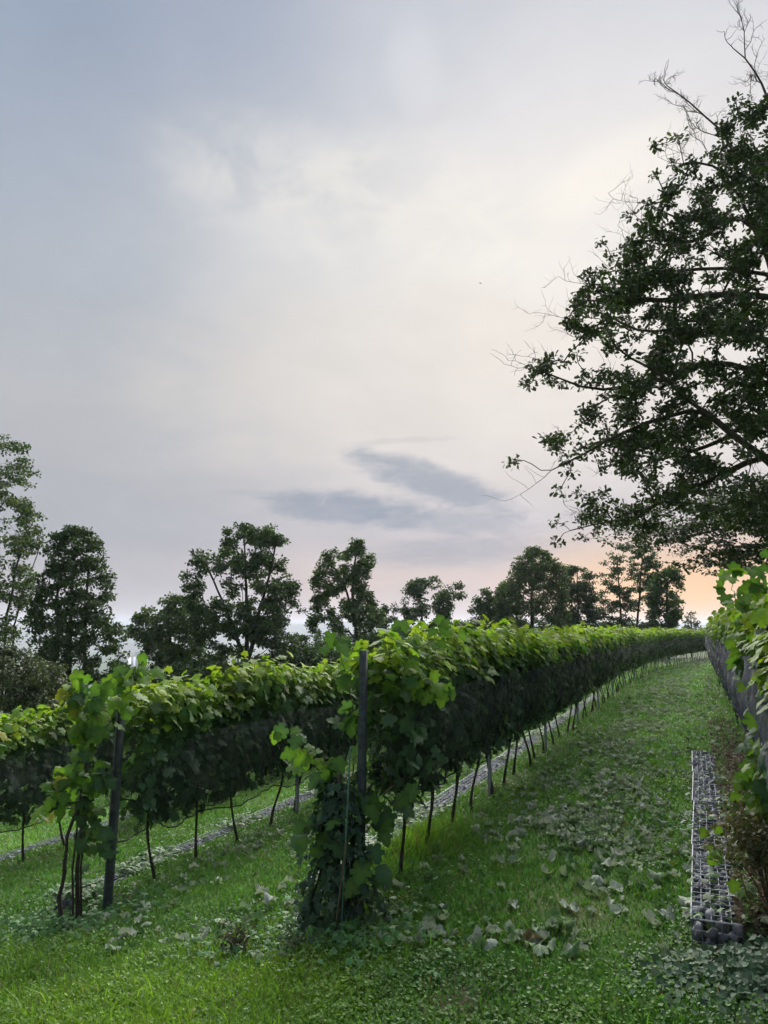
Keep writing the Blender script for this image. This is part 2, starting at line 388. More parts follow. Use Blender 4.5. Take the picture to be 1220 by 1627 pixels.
def frames(nrm, tip):
    n = nrm / (np.linalg.norm(nrm, axis=1, keepdims=True) + 1e-9)
    y = tip - (tip * n).sum(1, keepdims=True) * n; y /= np.linalg.norm(y, axis=1, keepdims=True) + 1e-9
    x = np.cross(y, n); return np.stack([x, y, n], 2)          # columns
def scatter(tpl, pos, nrm, tip, size, cols, mb=None):
    """copies of one or several leaf templates joined into one mesh builder"""
    mb = mb or MB(); tpl = tpl if isinstance(tpl, list) else [tpl]
    A = frames(np.asarray(nrm, float), np.asarray(tip, float)); pos = np.asarray(pos, float); size = np.asarray(size, float)
    which = rng.integers(0, len(tpl), len(pos))
    for w, (V, T) in enumerate(tpl):
        I = np.nonzero(which == w)[0]
        if not len(I): continue
        P_ = np.einsum('nij,vj->nvi', A[I], V) * size[I][:, None, None] + pos[I][:, None]
        Tn = T[None] + (np.arange(len(I)) * len(V))[:, None, None]
        mb.add(P_.reshape(-1, 3), None, Tn.reshape(-1, 3), np.repeat(np.asarray(cols)[I], len(V), 0))
    return mb
def rdir(n):
    v = rng.normal(size=(n, 3)); return v / np.linalg.norm(v, axis=1, keepdims=True)
def jit(c, n, a=.22, hue=.12):
    k = 1 + rng.uniform(-a, a, (n, 1)); h = 1 + rng.uniform(-hue, hue, (n, 3)); return np.asarray(c)[None] * k * h if np.ndim(c) == 1 else np.asarray(c) * k * h
VL = [vine_leaf((.12, .35, .6, .25, .8, .45)[i], i) for i in range(6)]
LEAF_ME = []
for i in range(6):
    V, T = VL[i]
    for c in ((.118, .22, .03), (.075, .16, .03), (.055, .12, .05)):
        LEAF_ME.append(mesh('vine_leaf', V, T, M['vine'], np.array(c) * np.concatenate([[[1.35, 1.25, 1.3]], np.tile([[.93, .95, .95]], (len(V) - 1, 1))]), True))
yel = mesh('vine_leaf', *VL[2], M['vine'], np.tile((.27, .27, .03), (len(VL[2][0]), 1)), True)
def leaf_obj(parent, pos, nrm, tip, size, me):
    A = frames(np.array([nrm], float), np.array([tip], float))[0]
    o = bpy.data.objects.new('leaf', me); COL.objects.link(o)
    m = Matrix(A.tolist()).to_4x4(); m = Matrix.Translation(tuple(pos)) @ m @ Matrix.Diagonal((size, size, size, 1))
    o.parent = parent
    o.matrix_local = m
    return o

# ------------------------------------------------------------------ vines
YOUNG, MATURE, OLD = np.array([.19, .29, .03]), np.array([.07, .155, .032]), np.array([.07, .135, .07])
def make_vine_meshes(seed):
    r_ = np.random.default_rng(seed)
    tb = MB(); z = np.linspace(-.03, .8, 9); amp = .05
    ph = r_.uniform(0, 6); px = amp * np.sin(z * r_.uniform(3, 6) + ph) - amp * math.sin(ph); py = amp * 1.6 * np.sin(z * r_.uniform(3, 7) + ph * 1.7) - amp * 1.6 * math.sin(ph * 1.7)
    tb.tube(np.stack([px, py, z], 1), .0115 + .007 * np.exp(-z * 9) + .004 * np.abs(np.sin(z * 23)), 6, (.05, .04, .03))
    trunk = tb.mesh('vine_trunk', M['vbark'], True)
    cb = MB(); top = np.array([px[-1], py[-1], .78])
    for sgn in (-1, 1):
        p = [top + np.array([0, sgn * q, .02 * math.sin(q * 9)]) for q in np.linspace(0, .42, 5)]
        cb.tube(p, np.linspace(.013, .008, 5), 5, (.06, .05, .03))
    for k in range(8):
        y0 = -.4 + .8 * k / 7; h = r_.uniform(1.72, 2.05); x1 = r_.uniform(-.13, .13); zz = np.linspace(.78, h, 6)
        p = np.stack([np.linspace(0, x1, 6) + r_.normal(0, .012, 6), y0 + r_.normal(0, .02, 6) + r_.uniform(-.1, .1) * np.linspace(0, 1, 6), zz], 1)
        cb.tube(p, np.linspace(.005, .0025, 6), 4, (.1, .085, .04))
    canes = cb.mesh('vine_canes', M['cane'], True)
    mb = MB()
    # curtain sides
    n = 330; sd = r_.choice([-1, 1], n); zz = r_.uniform(.60, 1.80, n)
    th = .07 + .11 * np.sin(np.clip((zz - .5) / 1.5, 0, 1) * math.pi) + .08 * np.clip((zz - 1.45) / .2, 0, 1)
    pos = np.stack([sd * (th + r_.normal(0, .04, n)), r_.uniform(-.46, .46, n), zz], 1)
    nr = np.stack([sd * 1.0, r_.normal(0, .6, n), .4 + r_.normal(0, .5, n)], 1); tip = np.stack([sd * .15, r_.normal(0, .9, n), -.7 + r_.normal(0, .5, n)], 1)
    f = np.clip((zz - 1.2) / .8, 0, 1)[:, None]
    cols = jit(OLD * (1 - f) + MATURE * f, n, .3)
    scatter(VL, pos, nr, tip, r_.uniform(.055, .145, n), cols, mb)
    # inner leaves
    n = 110; zz = r_.uniform(.7, 1.75, n); pos = np.stack([r_.uniform(-.12, .12, n), r_.uniform(-.46, .46, n), zz], 1)
    scatter(VL, pos, rdir(n) + [0, 0, .5], rdir(n) - [0, 0, .6], r_.uniform(.08, .13, n), jit(OLD, n, .3), mb)
    # shaggy top growth
    n = 330; zz = 1.50 + .50 * r_.beta(2.2, 2.2, n); hump = .16 * np.sin(np.arange(n) * .37 + seed)
    ww = .27 * np.sqrt(np.clip(1 - ((zz - 1.62) / .42) ** 2, .05, 1)); yy = r_.uniform(-.48, .48, n)
    zz = zz + .06 * np.sin(yy * 9 + seed * 2.1) + .05 * np.sin(yy * 23 + seed) + (r_.random(n) < .06) * r_.uniform(.05, .2, n)
    pos = np.stack([r_.uniform(-1, 1, n) * ww, yy, zz], 1)
    nr = np.stack([pos[:, 0] * 3, r_.normal(0, .5, n), .9 + r_.normal(0, .4, n)], 1); tip = np.stack([pos[:, 0] * 4 + r_.normal(0, .4, n), r_.normal(0, .7, n), r_.normal(-.3, .5, n)], 1)
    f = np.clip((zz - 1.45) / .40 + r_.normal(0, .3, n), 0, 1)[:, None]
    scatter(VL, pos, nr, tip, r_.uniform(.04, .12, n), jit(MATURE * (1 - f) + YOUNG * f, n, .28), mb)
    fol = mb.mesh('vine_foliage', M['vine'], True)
    # grape bunch
    gb = MB(); ico = np.array([(0, 0, 1)] + [(math.cos(a) * .894, math.sin(a) * .894, .447) for a in np.arange(5) * 1.2566] + [(math.cos(a + .628) * .894, math.sin(a + .628) * .894, -.447) for a in np.arange(5) * 1.2566] + [(0, 0, -1)])
    IF = [(0, i + 1, (i + 1) % 5 + 1) for i in range(5)] + [(i + 1, i + 6, (i + 1) % 5 + 1) for i in range(5)] + [((i + 1) % 5 + 1, i + 6, (i + 1) % 5 + 6) for i in range(5)] + [(11, (i + 1) % 5 + 6, i + 6) for i in range(5)]
    for k in range(34):
        q = r_.uniform(0, 1); a = r_.uniform(0, 6.3); rr = .035 * (1 - q * .8)
        gb.add(ico * .010 + [rr * math.cos(a), rr * math.sin(a), -.13 * q], None, IF)
    return trunk, canes, fol, gb.mesh('grape_bunch', M['grape'], True, False)
VINES = [make_vine_meshes(100 + i) for i in range(7)]
def leaf_clump(root, pts, n, lo=.1, hi=.16, spread=(.12, .12, .12), out=(0, 0, .6), yellow=0.):
    pts = np.asarray(pts)
    for k in range(n):
        p = pts[rng.integers(len(pts))] + rng.normal(0, 1, 3) * spread
        me = yel if rng.random() < yellow else LEAF_ME[rng.integers(len(LEAF_ME))]
        leaf_obj(root, p, rng.normal(0, .55, 3) + out, rng.normal(0, .5, 3) + [0, 0, -.8], rng.uniform(lo, hi), me)
ROWINFO = [   # start u, end u, label of its vines, group, near vines with single leaves
    (4.4, 58, 'leafy vine in netted row beside the path-edge stone baskets under the oak', 'vines of the row under the oak', 7),
    (6.15, 61, 'leafy vine on a crooked dark trunk in the row starting at the ivy-clad post', 'vines of the row with the ivy-clad end post', 8),
    (6.75, 58, 'leafy vine in the row whose first post stands bare by the yellowing vine', 'vines of the row with the bare end post', 8),
    (7.0, 19, 'low leafy vine in the lowest row, down the slope near the willow bush', 'vines of the lowest row', 5)]
def build_rows():
    for k, (u0, u1, label, grp, near) in enumerate(ROWINFO):
        for i, u in enumerate(np.arange(u0, u1, .75)):
            s = ROWS[k] + rng.normal(0, .03); base = W(s, u + rng.normal(0, .04))
            ang = -math.atan2(float(curve(u + .5) - curve(u)), .5)
            root = empty('grape_vine', base, ang); tag(root, label, 'vine', grp)
            v = VINES[rng.integers(len(VINES))]; flip = math.pi if rng.random() < .5 else 0.
            sc = rng.uniform(.93, 1.04) * (1.06 if k == 2 else 1.)
            for nm, me in (('trunk', v[0]), ('canes', v[1]), ('foliage', v[2])):
                o = link(nm, me, root); o.rotation_euler = (0, 0, flip); o.scale = (rng.uniform(.9, 1.12), 1.0, sc)
                if nm != 'trunk': o['kind'] = 'stuff'
            if u < 24:
                for q in range(4):
                    o = link('grape_bunch', v[3], root, (rng.choice([-1, 1]) * rng.uniform(.05, .12), rng.uniform(-.35, .35), rng.uniform(.86, 1.05))); o.scale = (1.1,) * 3; o['kind'] = 'stuff'
            if i < near:
                for q in range(26):
                    sd = rng.choice([-1, 1]); zz = 1.42 + .58 * rng.random() ** .8; xx = sd * rng.uniform(.05, .34 if zz < 1.85 else .2)
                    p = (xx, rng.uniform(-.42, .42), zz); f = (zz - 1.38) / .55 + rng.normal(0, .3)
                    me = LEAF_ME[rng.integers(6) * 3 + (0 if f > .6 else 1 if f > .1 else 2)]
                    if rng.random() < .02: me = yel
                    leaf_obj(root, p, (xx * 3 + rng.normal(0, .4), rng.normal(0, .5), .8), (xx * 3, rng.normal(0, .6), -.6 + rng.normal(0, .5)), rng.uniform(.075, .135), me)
build_rows()

# ------------------------------------------------------------------ trellis posts and wires, nets
def steel_post_mesh(h, w, m):
    b = MB()
    # open C profile post with a folded lip
    prof = [(-w, -w * .7), (w, -w * .7), (w, w * .7), (w * .55, w * .7), (w * .55, -w * .35), (-w * .55, -w * .35), (-w * .55, w * .7), (-w, w * .7)]
    n = len(prof); V = [(x, y, z) for z in (-.25, h) for x, y in prof]
    b.add(V, [(i, (i + 1) % n, (i + 1) % n + n, i + n) for i in range(n)] + [(n + 1, n + 2, n + 3, n + 4), (n + 0, n + 1, n + 4, n + 5), (n, n + 5, n + 6, n + 7)])
    return b.mesh('post', m, False, False)
PM = steel_post_mesh(1.75, .026, M['steel'])
def build_trellis():
    plabel = ['grey steel trellis post inside the netted row under the oak', 'grey steel post between vine trunks of the row with the ivy-clad end',
              'grey steel post along the row with the bare end post', 'grey steel post in the lowest vine row']
    for k, (u0, u1, label, grp, near) in enumerate(ROWINFO):
        start = [4.75, 5.5, 6.05, 6.6][k]
        for i, u in enumerate(np.arange(start + (3.72 if k < 3 else 0), u1, 3.72)):
            o = link('trellis_post', PM, None, W(ROWS[k], u)); o.rotation_euler = (rng.normal(0, .012), rng.normal(0, .012), R(90))
            tag(o, plabel[k], 'post', ['posts of the row under the oak', 'posts of the ivy-ended row', 'posts of the bare-ended row', 'posts of the lowest row'][k])
        for h, nm in ((.78, 'lowest'), (1.2, 'middle'), (1.72, 'top')):
            us = np.arange(start, u1, 1.24); p = np.array([W(ROWS[k], q, h) for q in us]); p[:, 2] = np.convolve(np.pad(p[:, 2], 4, 'edge'), np.ones(9) / 9, 'valid')
            b = MB(); b.tube(p, .0022, 4); o = link('trellis_wire', b.mesh('trellis_wire', M['wire'], False, False))
            tag(o, f'{nm} thin steel wire strung along the {["row under the oak", "row with the ivy-clad end post", "row with the bare end post", "lowest vine row"][k]}', 'wire')
    # end posts, darker and leaning a little
    EP = steel_post_mesh(1.93, .036, M['dsteel'])
    o = link('trellis_post', EP, None, W(-2.44, 5.46)); o.rotation_euler = (R(.5), R(.6), R(100)); tag(o, 'dark end post of vine row, its foot wrapped in ivy', 'post')
    EP2 = steel_post_mesh(2.02, .038, M['dsteel'])
    o = link('trellis_post', EP2, None, W(-5.35, 6.05)); o.rotation_euler = (R(.8), R(.8), R(60)); tag(o, 'bare dark green-grey end post beside the yellowing vine', 'post')
    for o in [x for x in COL.objects if x.name.startswith('trellis_post') and x.location.y < 14]:
        for z in np.arange(.55, 1.8, .16):
            for sg in (-1, 1):
                h = link('hook', HOOK, o, (sg * .036, 0, z)); h.rotation_euler = (0, 0, 0 if sg > 0 else math.pi)
_hb = MB(); _hb.tube([(-.012, 0, 0), (.010, 0, 0), (.016, 0, .012), (.016, 0, .022)], .004, 4); HOOK = _hb.mesh('hook', M['dsteel'], False, False)
build_trellis()
def build_net(k, side, u0, u1, label, lo=.68, hi=1.47, off=.34, endpin=None, mt='net'):
    us = np.concatenate([np.arange(u0, min(u1, 20), .09), np.arange(20, u1, .2)]) if u1 > 20 else np.arange(u0, u1, .09)
    nz_ = 12; tt = np.linspace(0, 1, nz_); V = []
    for j, t in enumerate(tt):
        sag = .045 * np.sin(us * 4.2 + 1.3 * k) + .05 * (fbm(us * 1.3, us * 0 + 3, 40 + k) - .5)
        z = (lo + sag) * (1 - t) + (hi + .10 * (fbm(us * 1.1, us * 0, 50 + k) - .5)) * t
        x = off * (.42 + .58 * np.sin(min(1, t * 1.35 + .05) * math.pi / 2)) + .12 * (fbm(us * 2.2, us * 0 + t * 3.5, 60 + k) - .5) + .018 * np.sin(us * 21 + 9 * t + 4 * fbm(us * 2, us * 0 + t * 2, 70)) + .014 * np.sin(us * 33 - 14 * t)
        s = ROWS[k] + side * x
        zz = z
        if endpin is not None:      # gathered towards the end post
            w = np.clip((us - u0) / endpin, 0, 1); w = w * w * (3 - 2 * w)
            zz = z * w + (1 - w) * (.98 + .10 * t); s = ROWS[k] + side * x * (.15 + .85 * w)
        gg = gz_s(np.full_like(us, ROWS[k]), us)
        V.append(np.stack([s + curve(us), us, gg + zz], 1))
    V = np.concatenate(V); n = len(us); a = np.arange(nz_ - 1)[:, None] * n; b = np.arange(n - 1)[None]
    Q = np.stack([a + b, a + b + 1, a + n + b + 1, a + n + b], -1).reshape(-1, 4)
    root = empty('bird_net', V[0]); tag(root, label, 'net')
    o = link('netting', mesh('netting', V - V[0], Q, M[mt], None, True), root)
    h = MB(); h.tube(V[:n] - V[0], .007, 5); link('hem', h.mesh('hem', M['rope'], True, False), root)
build_net(1, 1, 5.62, 60, 'dark bird net on the path side of the row with the ivy-clad post', lo=.63, endpin=.5)
build_net(1, -1, 5.62, 60, 'dark bird net on the downhill side of the row with the ivy-clad post')
build_net(2, 1, 6.12, 57, 'dark bird net on the uphill side of the row with the bare post', lo=.52, endpin=.75)
build_net(2, -1, 6.3, 57, 'dark bird net on the downhill side of the row with the bare post', lo=.52)
build_net(3, 1, 6.4, 18.5, 'dark bird net along the lowest vine row', lo=.52)
build_net(0, -1, 4.3, 57.5, 'blue-grey bird net bulging over the row under the oak, facing the path', off=.34, lo=.56, hi=1.50, mt='net_blue')

# ------------------------------------------------------------------ stone baskets (gabions)
def stone_mesh(seed, r=.036):
    q = np.random.default_rng(seed); b = []
    ico = np.array([(0, 0, 1)] + [(math.cos(a) * .894, math.sin(a) * .894, .447) for a in np.arange(5) * 1.2566] + [(math.cos(a + .628) * .894, math.sin(a + .628) * .894, -.447) for a in np.arange(5) * 1.2566] + [(0, 0, -1)])
    IF = np.array([(0, i + 1, (i + 1) % 5 + 1) for i in range(5)] + [(i + 1, i + 6, (i + 1) % 5 + 1) for i in range(5)] + [((i + 1) % 5 + 1, i + 6, (i + 1) % 5 + 6) for i in range(5)] + [(11, (i + 1) % 5 + 6, i + 6) for i in range(5)])
    V = ico * q.uniform(.55, 1.35, (12, 1)) * (q.uniform(.9, 1.3), q.uniform(.8, 1.2), q.uniform(.6, .9)) * r
    return V, IF, np.array(q.choice([.08, .12, .17, .22, .28])) * np.array([.94, .98, 1.08])
STONES = [stone_mesh(i) for i in range(12)]
STONE_ME = [mesh('stone', V, F, M['stone'], np.tile(c, (12, 1))) for V, F, c in STONES]
GW, GH, GL = .285, .19, 1.72
def cage_mesh(L=GL):
    b = MB(); r = .0028
    xs = np.linspace(0, GW, 6); ys = np.linspace(0, L, 18); zs = np.linspace(-.06, GH, 5)
    def w(p, q, rr=r): b.tube([p, q], rr, 3, None, False)
    for x in xs: w((x, 0, GH), (x, L, GH), .0038 if x in (0, GW) else r)
    for y in ys:
        w((0, y, GH + .004), (GW, y, GH + .004)); w((-.002, y, -.06), (-.002, y, GH)); w((GW, y, -.06), (GW, y, GH))
        if abs(y - ys[3]) < 1e-6 or abs(y - ys[9]) < 1e-6: w((0, y + .018, GH + .003), (GW, y + .018, GH + .003))
    for z in zs:
        for x in (-.004, GW + .003): w((x, 0, z), (x, L, z))
        for y in (-.003, L): w((0, y, z), (GW, y, z), .003 if z == GH else r)
    for y in (0., L):
        for x in xs: w((x, y, -.06), (x, y, GH))
    return b.mesh('wire_cage', M['wire'], False, False)
CAGE = cage_mesh()
def stone_spots(seed):
    q = np.random.default_rng(seed); out = []
    for lay, z in enumerate((GH - .036, GH - .095, GH - .15)):
        for iy in range(24):
            for ix in range(4):
                if lay and ix not in (0,) and iy > 1: continue
                out.append((.042 + ix * .067 + q.normal(0, .012), .042 + iy * (GL - .08) / 23 + q.normal(0, .018), z + q.normal(0, .012) - (.03 if q.random() < .22 else 0)))
    return out
def joined_stones(seed):
    q = np.random.default_rng(seed); b = MB()
    for p in stone_spots(seed):
        V, F, c = STONES[q.integers(12)]; a = q.uniform(0, 6.3); ro = np.array([[math.cos(a), -math.sin(a), 0], [math.sin(a), math.cos(a), 0], [0, 0, 1]])
        b.add(V @ ro.T + p, None, F, c * q.uniform(.85, 1.15))
    return b.mesh('stones', M['stone'])
JS = [joined_stones(i) for i in range(3)]
def build_gabions():
    q = np.random.default_rng(5)
    near = ['stone-filled wire basket whose open end face meets the ground ivy', 'stone basket with a leafy twig hanging over it, next to the end-face basket',
            'low stone-filled wire basket strewn with dry leaves, between two others beside brown mulch', 'last stone-filled wire basket of the path edge, where grass closes over the line']
    for k in range(4):
        n = (4, 11, 8, 4)[k]
        for i in range(n):
            u = GSTART[k] + i * (GL + .015); s = ROWS[k] - .82 if k == 0 else ROWS[k] - .65
            if k == 0: s = -.122
            p = W(s + .02, u + .4); top = float(np.interp(s + GW + .03, *zip(*_S))) - .005
            root = empty('gabion', (s + float(curve(u)), u, top - GH)); root.rotation_euler = (0, 0, -math.atan2(float(curve(u + GL) - curve(u)), GL) + q.normal(0, .006))
            if k == 0: tag(root, near[i], 'gabion', 'stone baskets along the path edge')
            else: tag(root, ['', 'low wire basket of grey stones at the foot of the ivy-ended vine row', 'low wire basket of grey stones at the foot of the bare-ended vine row', 'wire basket of grey stones under the lowest vine row'][k], 'gabion', ['', 'stone baskets of the ivy-ended row', 'stone baskets of the bare-ended row', 'stone baskets of the lowest row'][k])
            link('wire_cage', CAGE, root)
            if k == 0:
                for pnt in stone_spots(900 + i):
                    o = link('stone', STONE_ME[q.integers(12)], root, pnt); o.rotation_euler = (q.uniform(0, 6.3), q.uniform(0, 6.3), q.uniform(0, 6.3)); sc = q.uniform(.75, 1.25); o.scale = (sc,) * 3
            else:
                o = link('stones', JS[q.integers(3)], root); o['kind'] = 'stuff'
build_gabions()

# ------------------------------------------------------------------ row-end vines with their own canes and leaves
def cane_with_leaves(root, pts, n, lo=.1, hi=.16, r=.005, pal=None, yellow=0.):
    base = np.array(root.location); p = np.array(pts) - base
    t = np.linspace(0, len(p) - 1, 4 * len(p)); q = np.stack([np.interp(t, np.arange(len(p)), p[:, i]) for i in range(3)], 1)
    q[1:-1] += rng.normal(0, .008, q[1:-1].shape)
    b = MB(); b.tube(q, np.linspace(r, r * .45, len(q)), 5); c = link('cane', b.mesh('cane', M['cane'], True, False), root)
    for i in range(n):
        a = q[rng.integers(len(q) // 5, len(q))] if i else q[-1]
        off = rng.normal(0, .055, 3); me = yel if rng.random() < yellow else LEAF_ME[rng.integers(6) * 3 + (rng.choice(pal) if pal is not None else rng.integers(3))]
        tipd = np.array([off[0] * 6, off[1] * 6, -.7]) + rng.normal(0, .3, 3)
        nr = -np.array([a[0] + base[0], a[1] + base[1], 0]); nr = nr / np.linalg.norm(nr) * .7
        leaf_obj(c, a + off, nr + rng.normal(0, .45, 3) + [0, 0, .6], tipd, rng.uniform(lo, hi), me)
def main_end():
    D = 5.9
    root = empty('grape_vine', W(-2.47, 5.25)); tag(root, 'end vine with large drooping leaves rising from the ivy at dark post', 'vine')
    b0 = np.array(root.location)
    tb = MB(); z = np.linspace(-.03, 1.05, 12)
    tb.tube(np.stack([.03 * np.sin(z * 5), .03 * np.cos(z * 4) - .03, z], 1), np.linspace(.032, .018, 12), 7); link('trunk', tb.mesh('trunk', M['vbark'], True, False), root)
    C = lambda l, dd=0.: [P(x, y, D + dd) for x, y in l]
    cane_with_leaves(root, C([(560, 1240), (540, 1222), (500, 1208), (472, 1185), (462, 1165)]), 20, .09, .14, pal=[0, 1, 1, 2])
    cane_with_leaves(root, C([(555, 1400), (540, 1340), (515, 1305), (490, 1315), (478, 1330)], -.2), 13, .10, .15, pal=[1, 2, 2])
    cane_with_leaves(root, C([(565, 1450), (580, 1400), (590, 1380), (588, 1350)], -.3), 8, .09, .15, pal=[1, 2, 2])
    cane_with_leaves(root, C([(560, 1235), (562, 1150), (556, 1080), (542, 1045), (536, 1003)], .45), 22, .1, .16, pal=[0, 1, 1, 2])
    cane_with_leaves(root, C([(575, 1230), (612, 1170), (640, 1110), (648, 1050), (632, 987)], .5), 16, .1, .16, pal=[0, 1, 2])
    cane_with_leaves(root, C([(590, 1120), (640, 1082), (690, 1085), (708, 1098)], .3), 14, .09, .15, pal=[0, 0, 1])
    cane_with_leaves(root, C([(575, 1330), (605, 1290), (645, 1262), (652, 1250)]), 12, .11, .16, pal=[1, 2])
    cane_with_leaves(root, C([(570, 1250), (580, 1180), (590, 1120), (600, 1060), (612, 1010)], .5), 13, .1, .16, pal=[1, 1, 2])
    cane_with_leaves(root, C([(560, 1300), (548, 1260), (530, 1235), (520, 1250)]), 14, .1, .16, pal=[2, 1])
    cane_with_leaves(root, C([(590, 1150), (615, 1080), (650, 1040), (700, 1010), (705, 985)], .5), 16, .08, .13, pal=[0, 1])
    # ivy skirt at the foot
    iv = empty('ivy', W(-2.5, 5.2)); tag(iv, 'dark ivy mound climbing the foot of the end post', 'ivy')
    n = 1150; h = rng.random(n) ** 1.2 * 1.0; a = rng.uniform(0, 6.3, n); rr = (.26 * (1 - h / 1.05) ** .8 + .09) * rng.uniform(.55, 1.08, n) * (1 + .25 * np.sin(a * 3 + h * 5))
    pos = np.stack([rr * np.cos(a), rr * np.sin(a) * .8, h], 1); nr = np.stack([np.cos(a), np.sin(a), .5 + 0 * a], 1) + rng.normal(0, .4, (n, 3))
    f = (rng.random(n) < .2)[:, None]
    cols = np.where(f, jit(np.array([.06, .115, .06]), n), jit(np.array([.028, .062, .038]), n, .35))
    mb = scatter(IVY, pos, nr, np.stack([rng.normal(0, .5, n), rng.normal(0, .5, n), -1 + 0 * a], 1), rng.uniform(.03, .095, n), cols)
    o = link('ivy_leaves', mb.mesh('ivy_leaves', M['ivy'], True), iv); o['kind'] = 'stuff'
    st = MB()
    for k in range(7):
        a0 = rng.uniform(0, 6.3); st.tube([(.3 * math.cos(a0), .25 * math.sin(a0), -.02), (.16 * math.cos(a0), .12 * math.sin(a0), .3), (.06 * math.cos(a0), .05 * math.sin(a0), .7)], [.008, .006, .003], 4)
    o = link('ivy_stems', st.mesh('ivy_stems', M['vbark'], True, False), iv); o['kind'] = 'stuff'
    for (px, tilt, h, lab, mt) in ((541, R(3), 1.25, 'thin bright green stake standing in the ivy mound', 'green'), (529, R(9), .62, 'thin brown cane leaning in the ivy mound', 'cane')):
        b = MB(); b.tube([(0, 0, -.1), (math.sin(tilt) * h, 0, h)], .006, 6); g = P(px, 1480, 5.55); o = link('stake', b.mesh('stake', M[mt], True, False), None, (g[0], g[1], float(gz(g[0], g[1]))))
        tag(o, lab, 'stake')
main_end()
def left_end():
    D = 7.9
    root = empty('grape_vine', W(-5.72, 5.75)); tag(root, 'yellowing end vine with several thin trunks beside the bare end post', 'vine')
    b0 = np.array(root.location); tb = MB()
    g = lambda px, py, d=D: P(px, py, d)
    foot = g(92, 1452); foot[2] = float(gz(foot[0], foot[1])) - .03
    for pl, r in (([foot, g(100, 1400), g(108, 1340), g(128, 1270), g(140, 1200)], .021),):
        p = np.array(pl) - b0; t = np.linspace(0, len(p) - 1, 14); tb.tube(np.stack([np.interp(t, np.arange(len(p)), p[:, i]) for i in range(3)], 1) + rng.normal(0, .014, (14, 3)), np.linspace(r, r * .6, 14) * rng.uniform(.85, 1.2, 14), 7)
    link('trunk', tb.mesh('trunk', M['vbark'], True, False), root)
    for px in (118, 124, 131, 127):
        tb = MB(); f = g(px, 1440); f[2] = float(gz(f[0], f[1])) - .03
        p = np.array([f, g(px - 3, 1380), g(px + 4, 1320), g(px + 9, 1260)]) - b0; tb.tube(p, [.012, .010, .009, .006], 5); link('stem', tb.mesh('stem', M['vbark'], True, False), root)
    for pts, n, pal, ye in (([(140, 1200), (130, 1150), (118, 1110), (110, 1085)], 34, [0, 0, 1], .06), ([(140, 1210), (150, 1150), (155, 1105), (165, 1085)], 32, [0, 1, 1], .03),
                            ([(135, 1230), (105, 1250), (85, 1270), (70, 1300)], 16, [0, 1], .12), ([(130, 1260), (150, 1240), (165, 1235), (175, 1220)], 20, [1, 2], 0), ([(125, 1330), (140, 1320), (155, 1340), (160, 1375)], 14, [2, 2, 1], 0),
                            ([(120, 1290), (105, 1260), (100, 1240), (112, 1225)], 18, [0, 1], .1), ([(125, 1250), (135, 1180), (140, 1130), (135, 1090)], 36, [0, 1, 2], .03), ([(150, 1190), (190, 1120), (215, 1080), (220, 1058)], 24, [0, 1], .0),
                            ([(130, 1300), (145, 1280), (150, 1300), (140, 1330)], 18, [1, 2], 0)):
        cane_with_leaves(root, [g(x, y, D + rng.normal(0, .08)) for x, y in pts], n, .09, .155, pal=pal, yellow=ye)
    b = MB(); a0 = g(112, 1430); a1 = g(132, 1270); b.tube(np.array([a0, a1]) - a0, .005, 5); o = link('stake', b.mesh('stake', M['green'], True, False), None, (a0[0], a0[1], float(gz(a0[0], a0[1])))); tag(o, 'thin pale green stake leaning in the yellowing end vine', 'stake')
left_end()
def right_end():
    root = empty('grape_vine', W(.72, 5.6)); tag(root, 'vine with big backlit leaves and upright shoots over the blue-grey net', 'vine')
    tb = MB(); z = np.linspace(-.03, 1.0, 9); tb.tube(np.stack([.03 * np.sin(z * 5), .02 * np.cos(z * 4), z], 1), np.linspace(.026, .016, 9), 6); link('trunk', tb.mesh('trunk', M['vbark'], True, False), root)
    for pts, n, pal, D in (([(1240, 1005), (1215, 985), (1180, 975), (1165, 945), (1162, 925)], 26, [0, 1], 6.6), ([(1235, 1000), (1222, 950), (1205, 920), (1190, 895)], 20, [0, 1], 6.2), ([(1240, 1060), (1200, 1040), (1185, 1035), (1170, 1025)], 14, [0, 1, 1], 6.6),
                           ([(1245, 1080), (1225, 1085), (1205, 1085), (1190, 1095)], 7, [1, 0, 2], 6.2), ([(1260, 1200), (1225, 1210), (1205, 1225), (1192, 1260)], 16, [0, 1, 1], 5.7), ([(1250, 1120), (1220, 1130), (1205, 1140)], 8, [2, 1], 5.9), ([(1240, 980), (1210, 960), (1195, 985), (1170, 1000)], 24, [0, 1], 7.2),
                           ([(1250, 1300), (1215, 1290), (1200, 1250), (1210, 1210)], 14, [0, 1, 2], 5.6)):
        cane_with_leaves(root, [P(x, y, D) for x, y in pts], int(n * 1.4), .065, .12, pal=pal)
    # long twig with few leaves hanging over the stone baskets
    tw = empty('vine_shoot', W(.42, 5.75)); tag(tw, 'thin shoot with small yellow-green leaves arching over the stone baskets', 'shoot')
    cane_with_leaves(tw, [W(.42, 5.75, 0), P(1190, 1430, 5.5), P(1165, 1360, 5.7), P(1140, 1330, 5.9), P(1110, 1345, 6.0)], 9, .06, .09, pal=[0, 0, 1])
right_end()

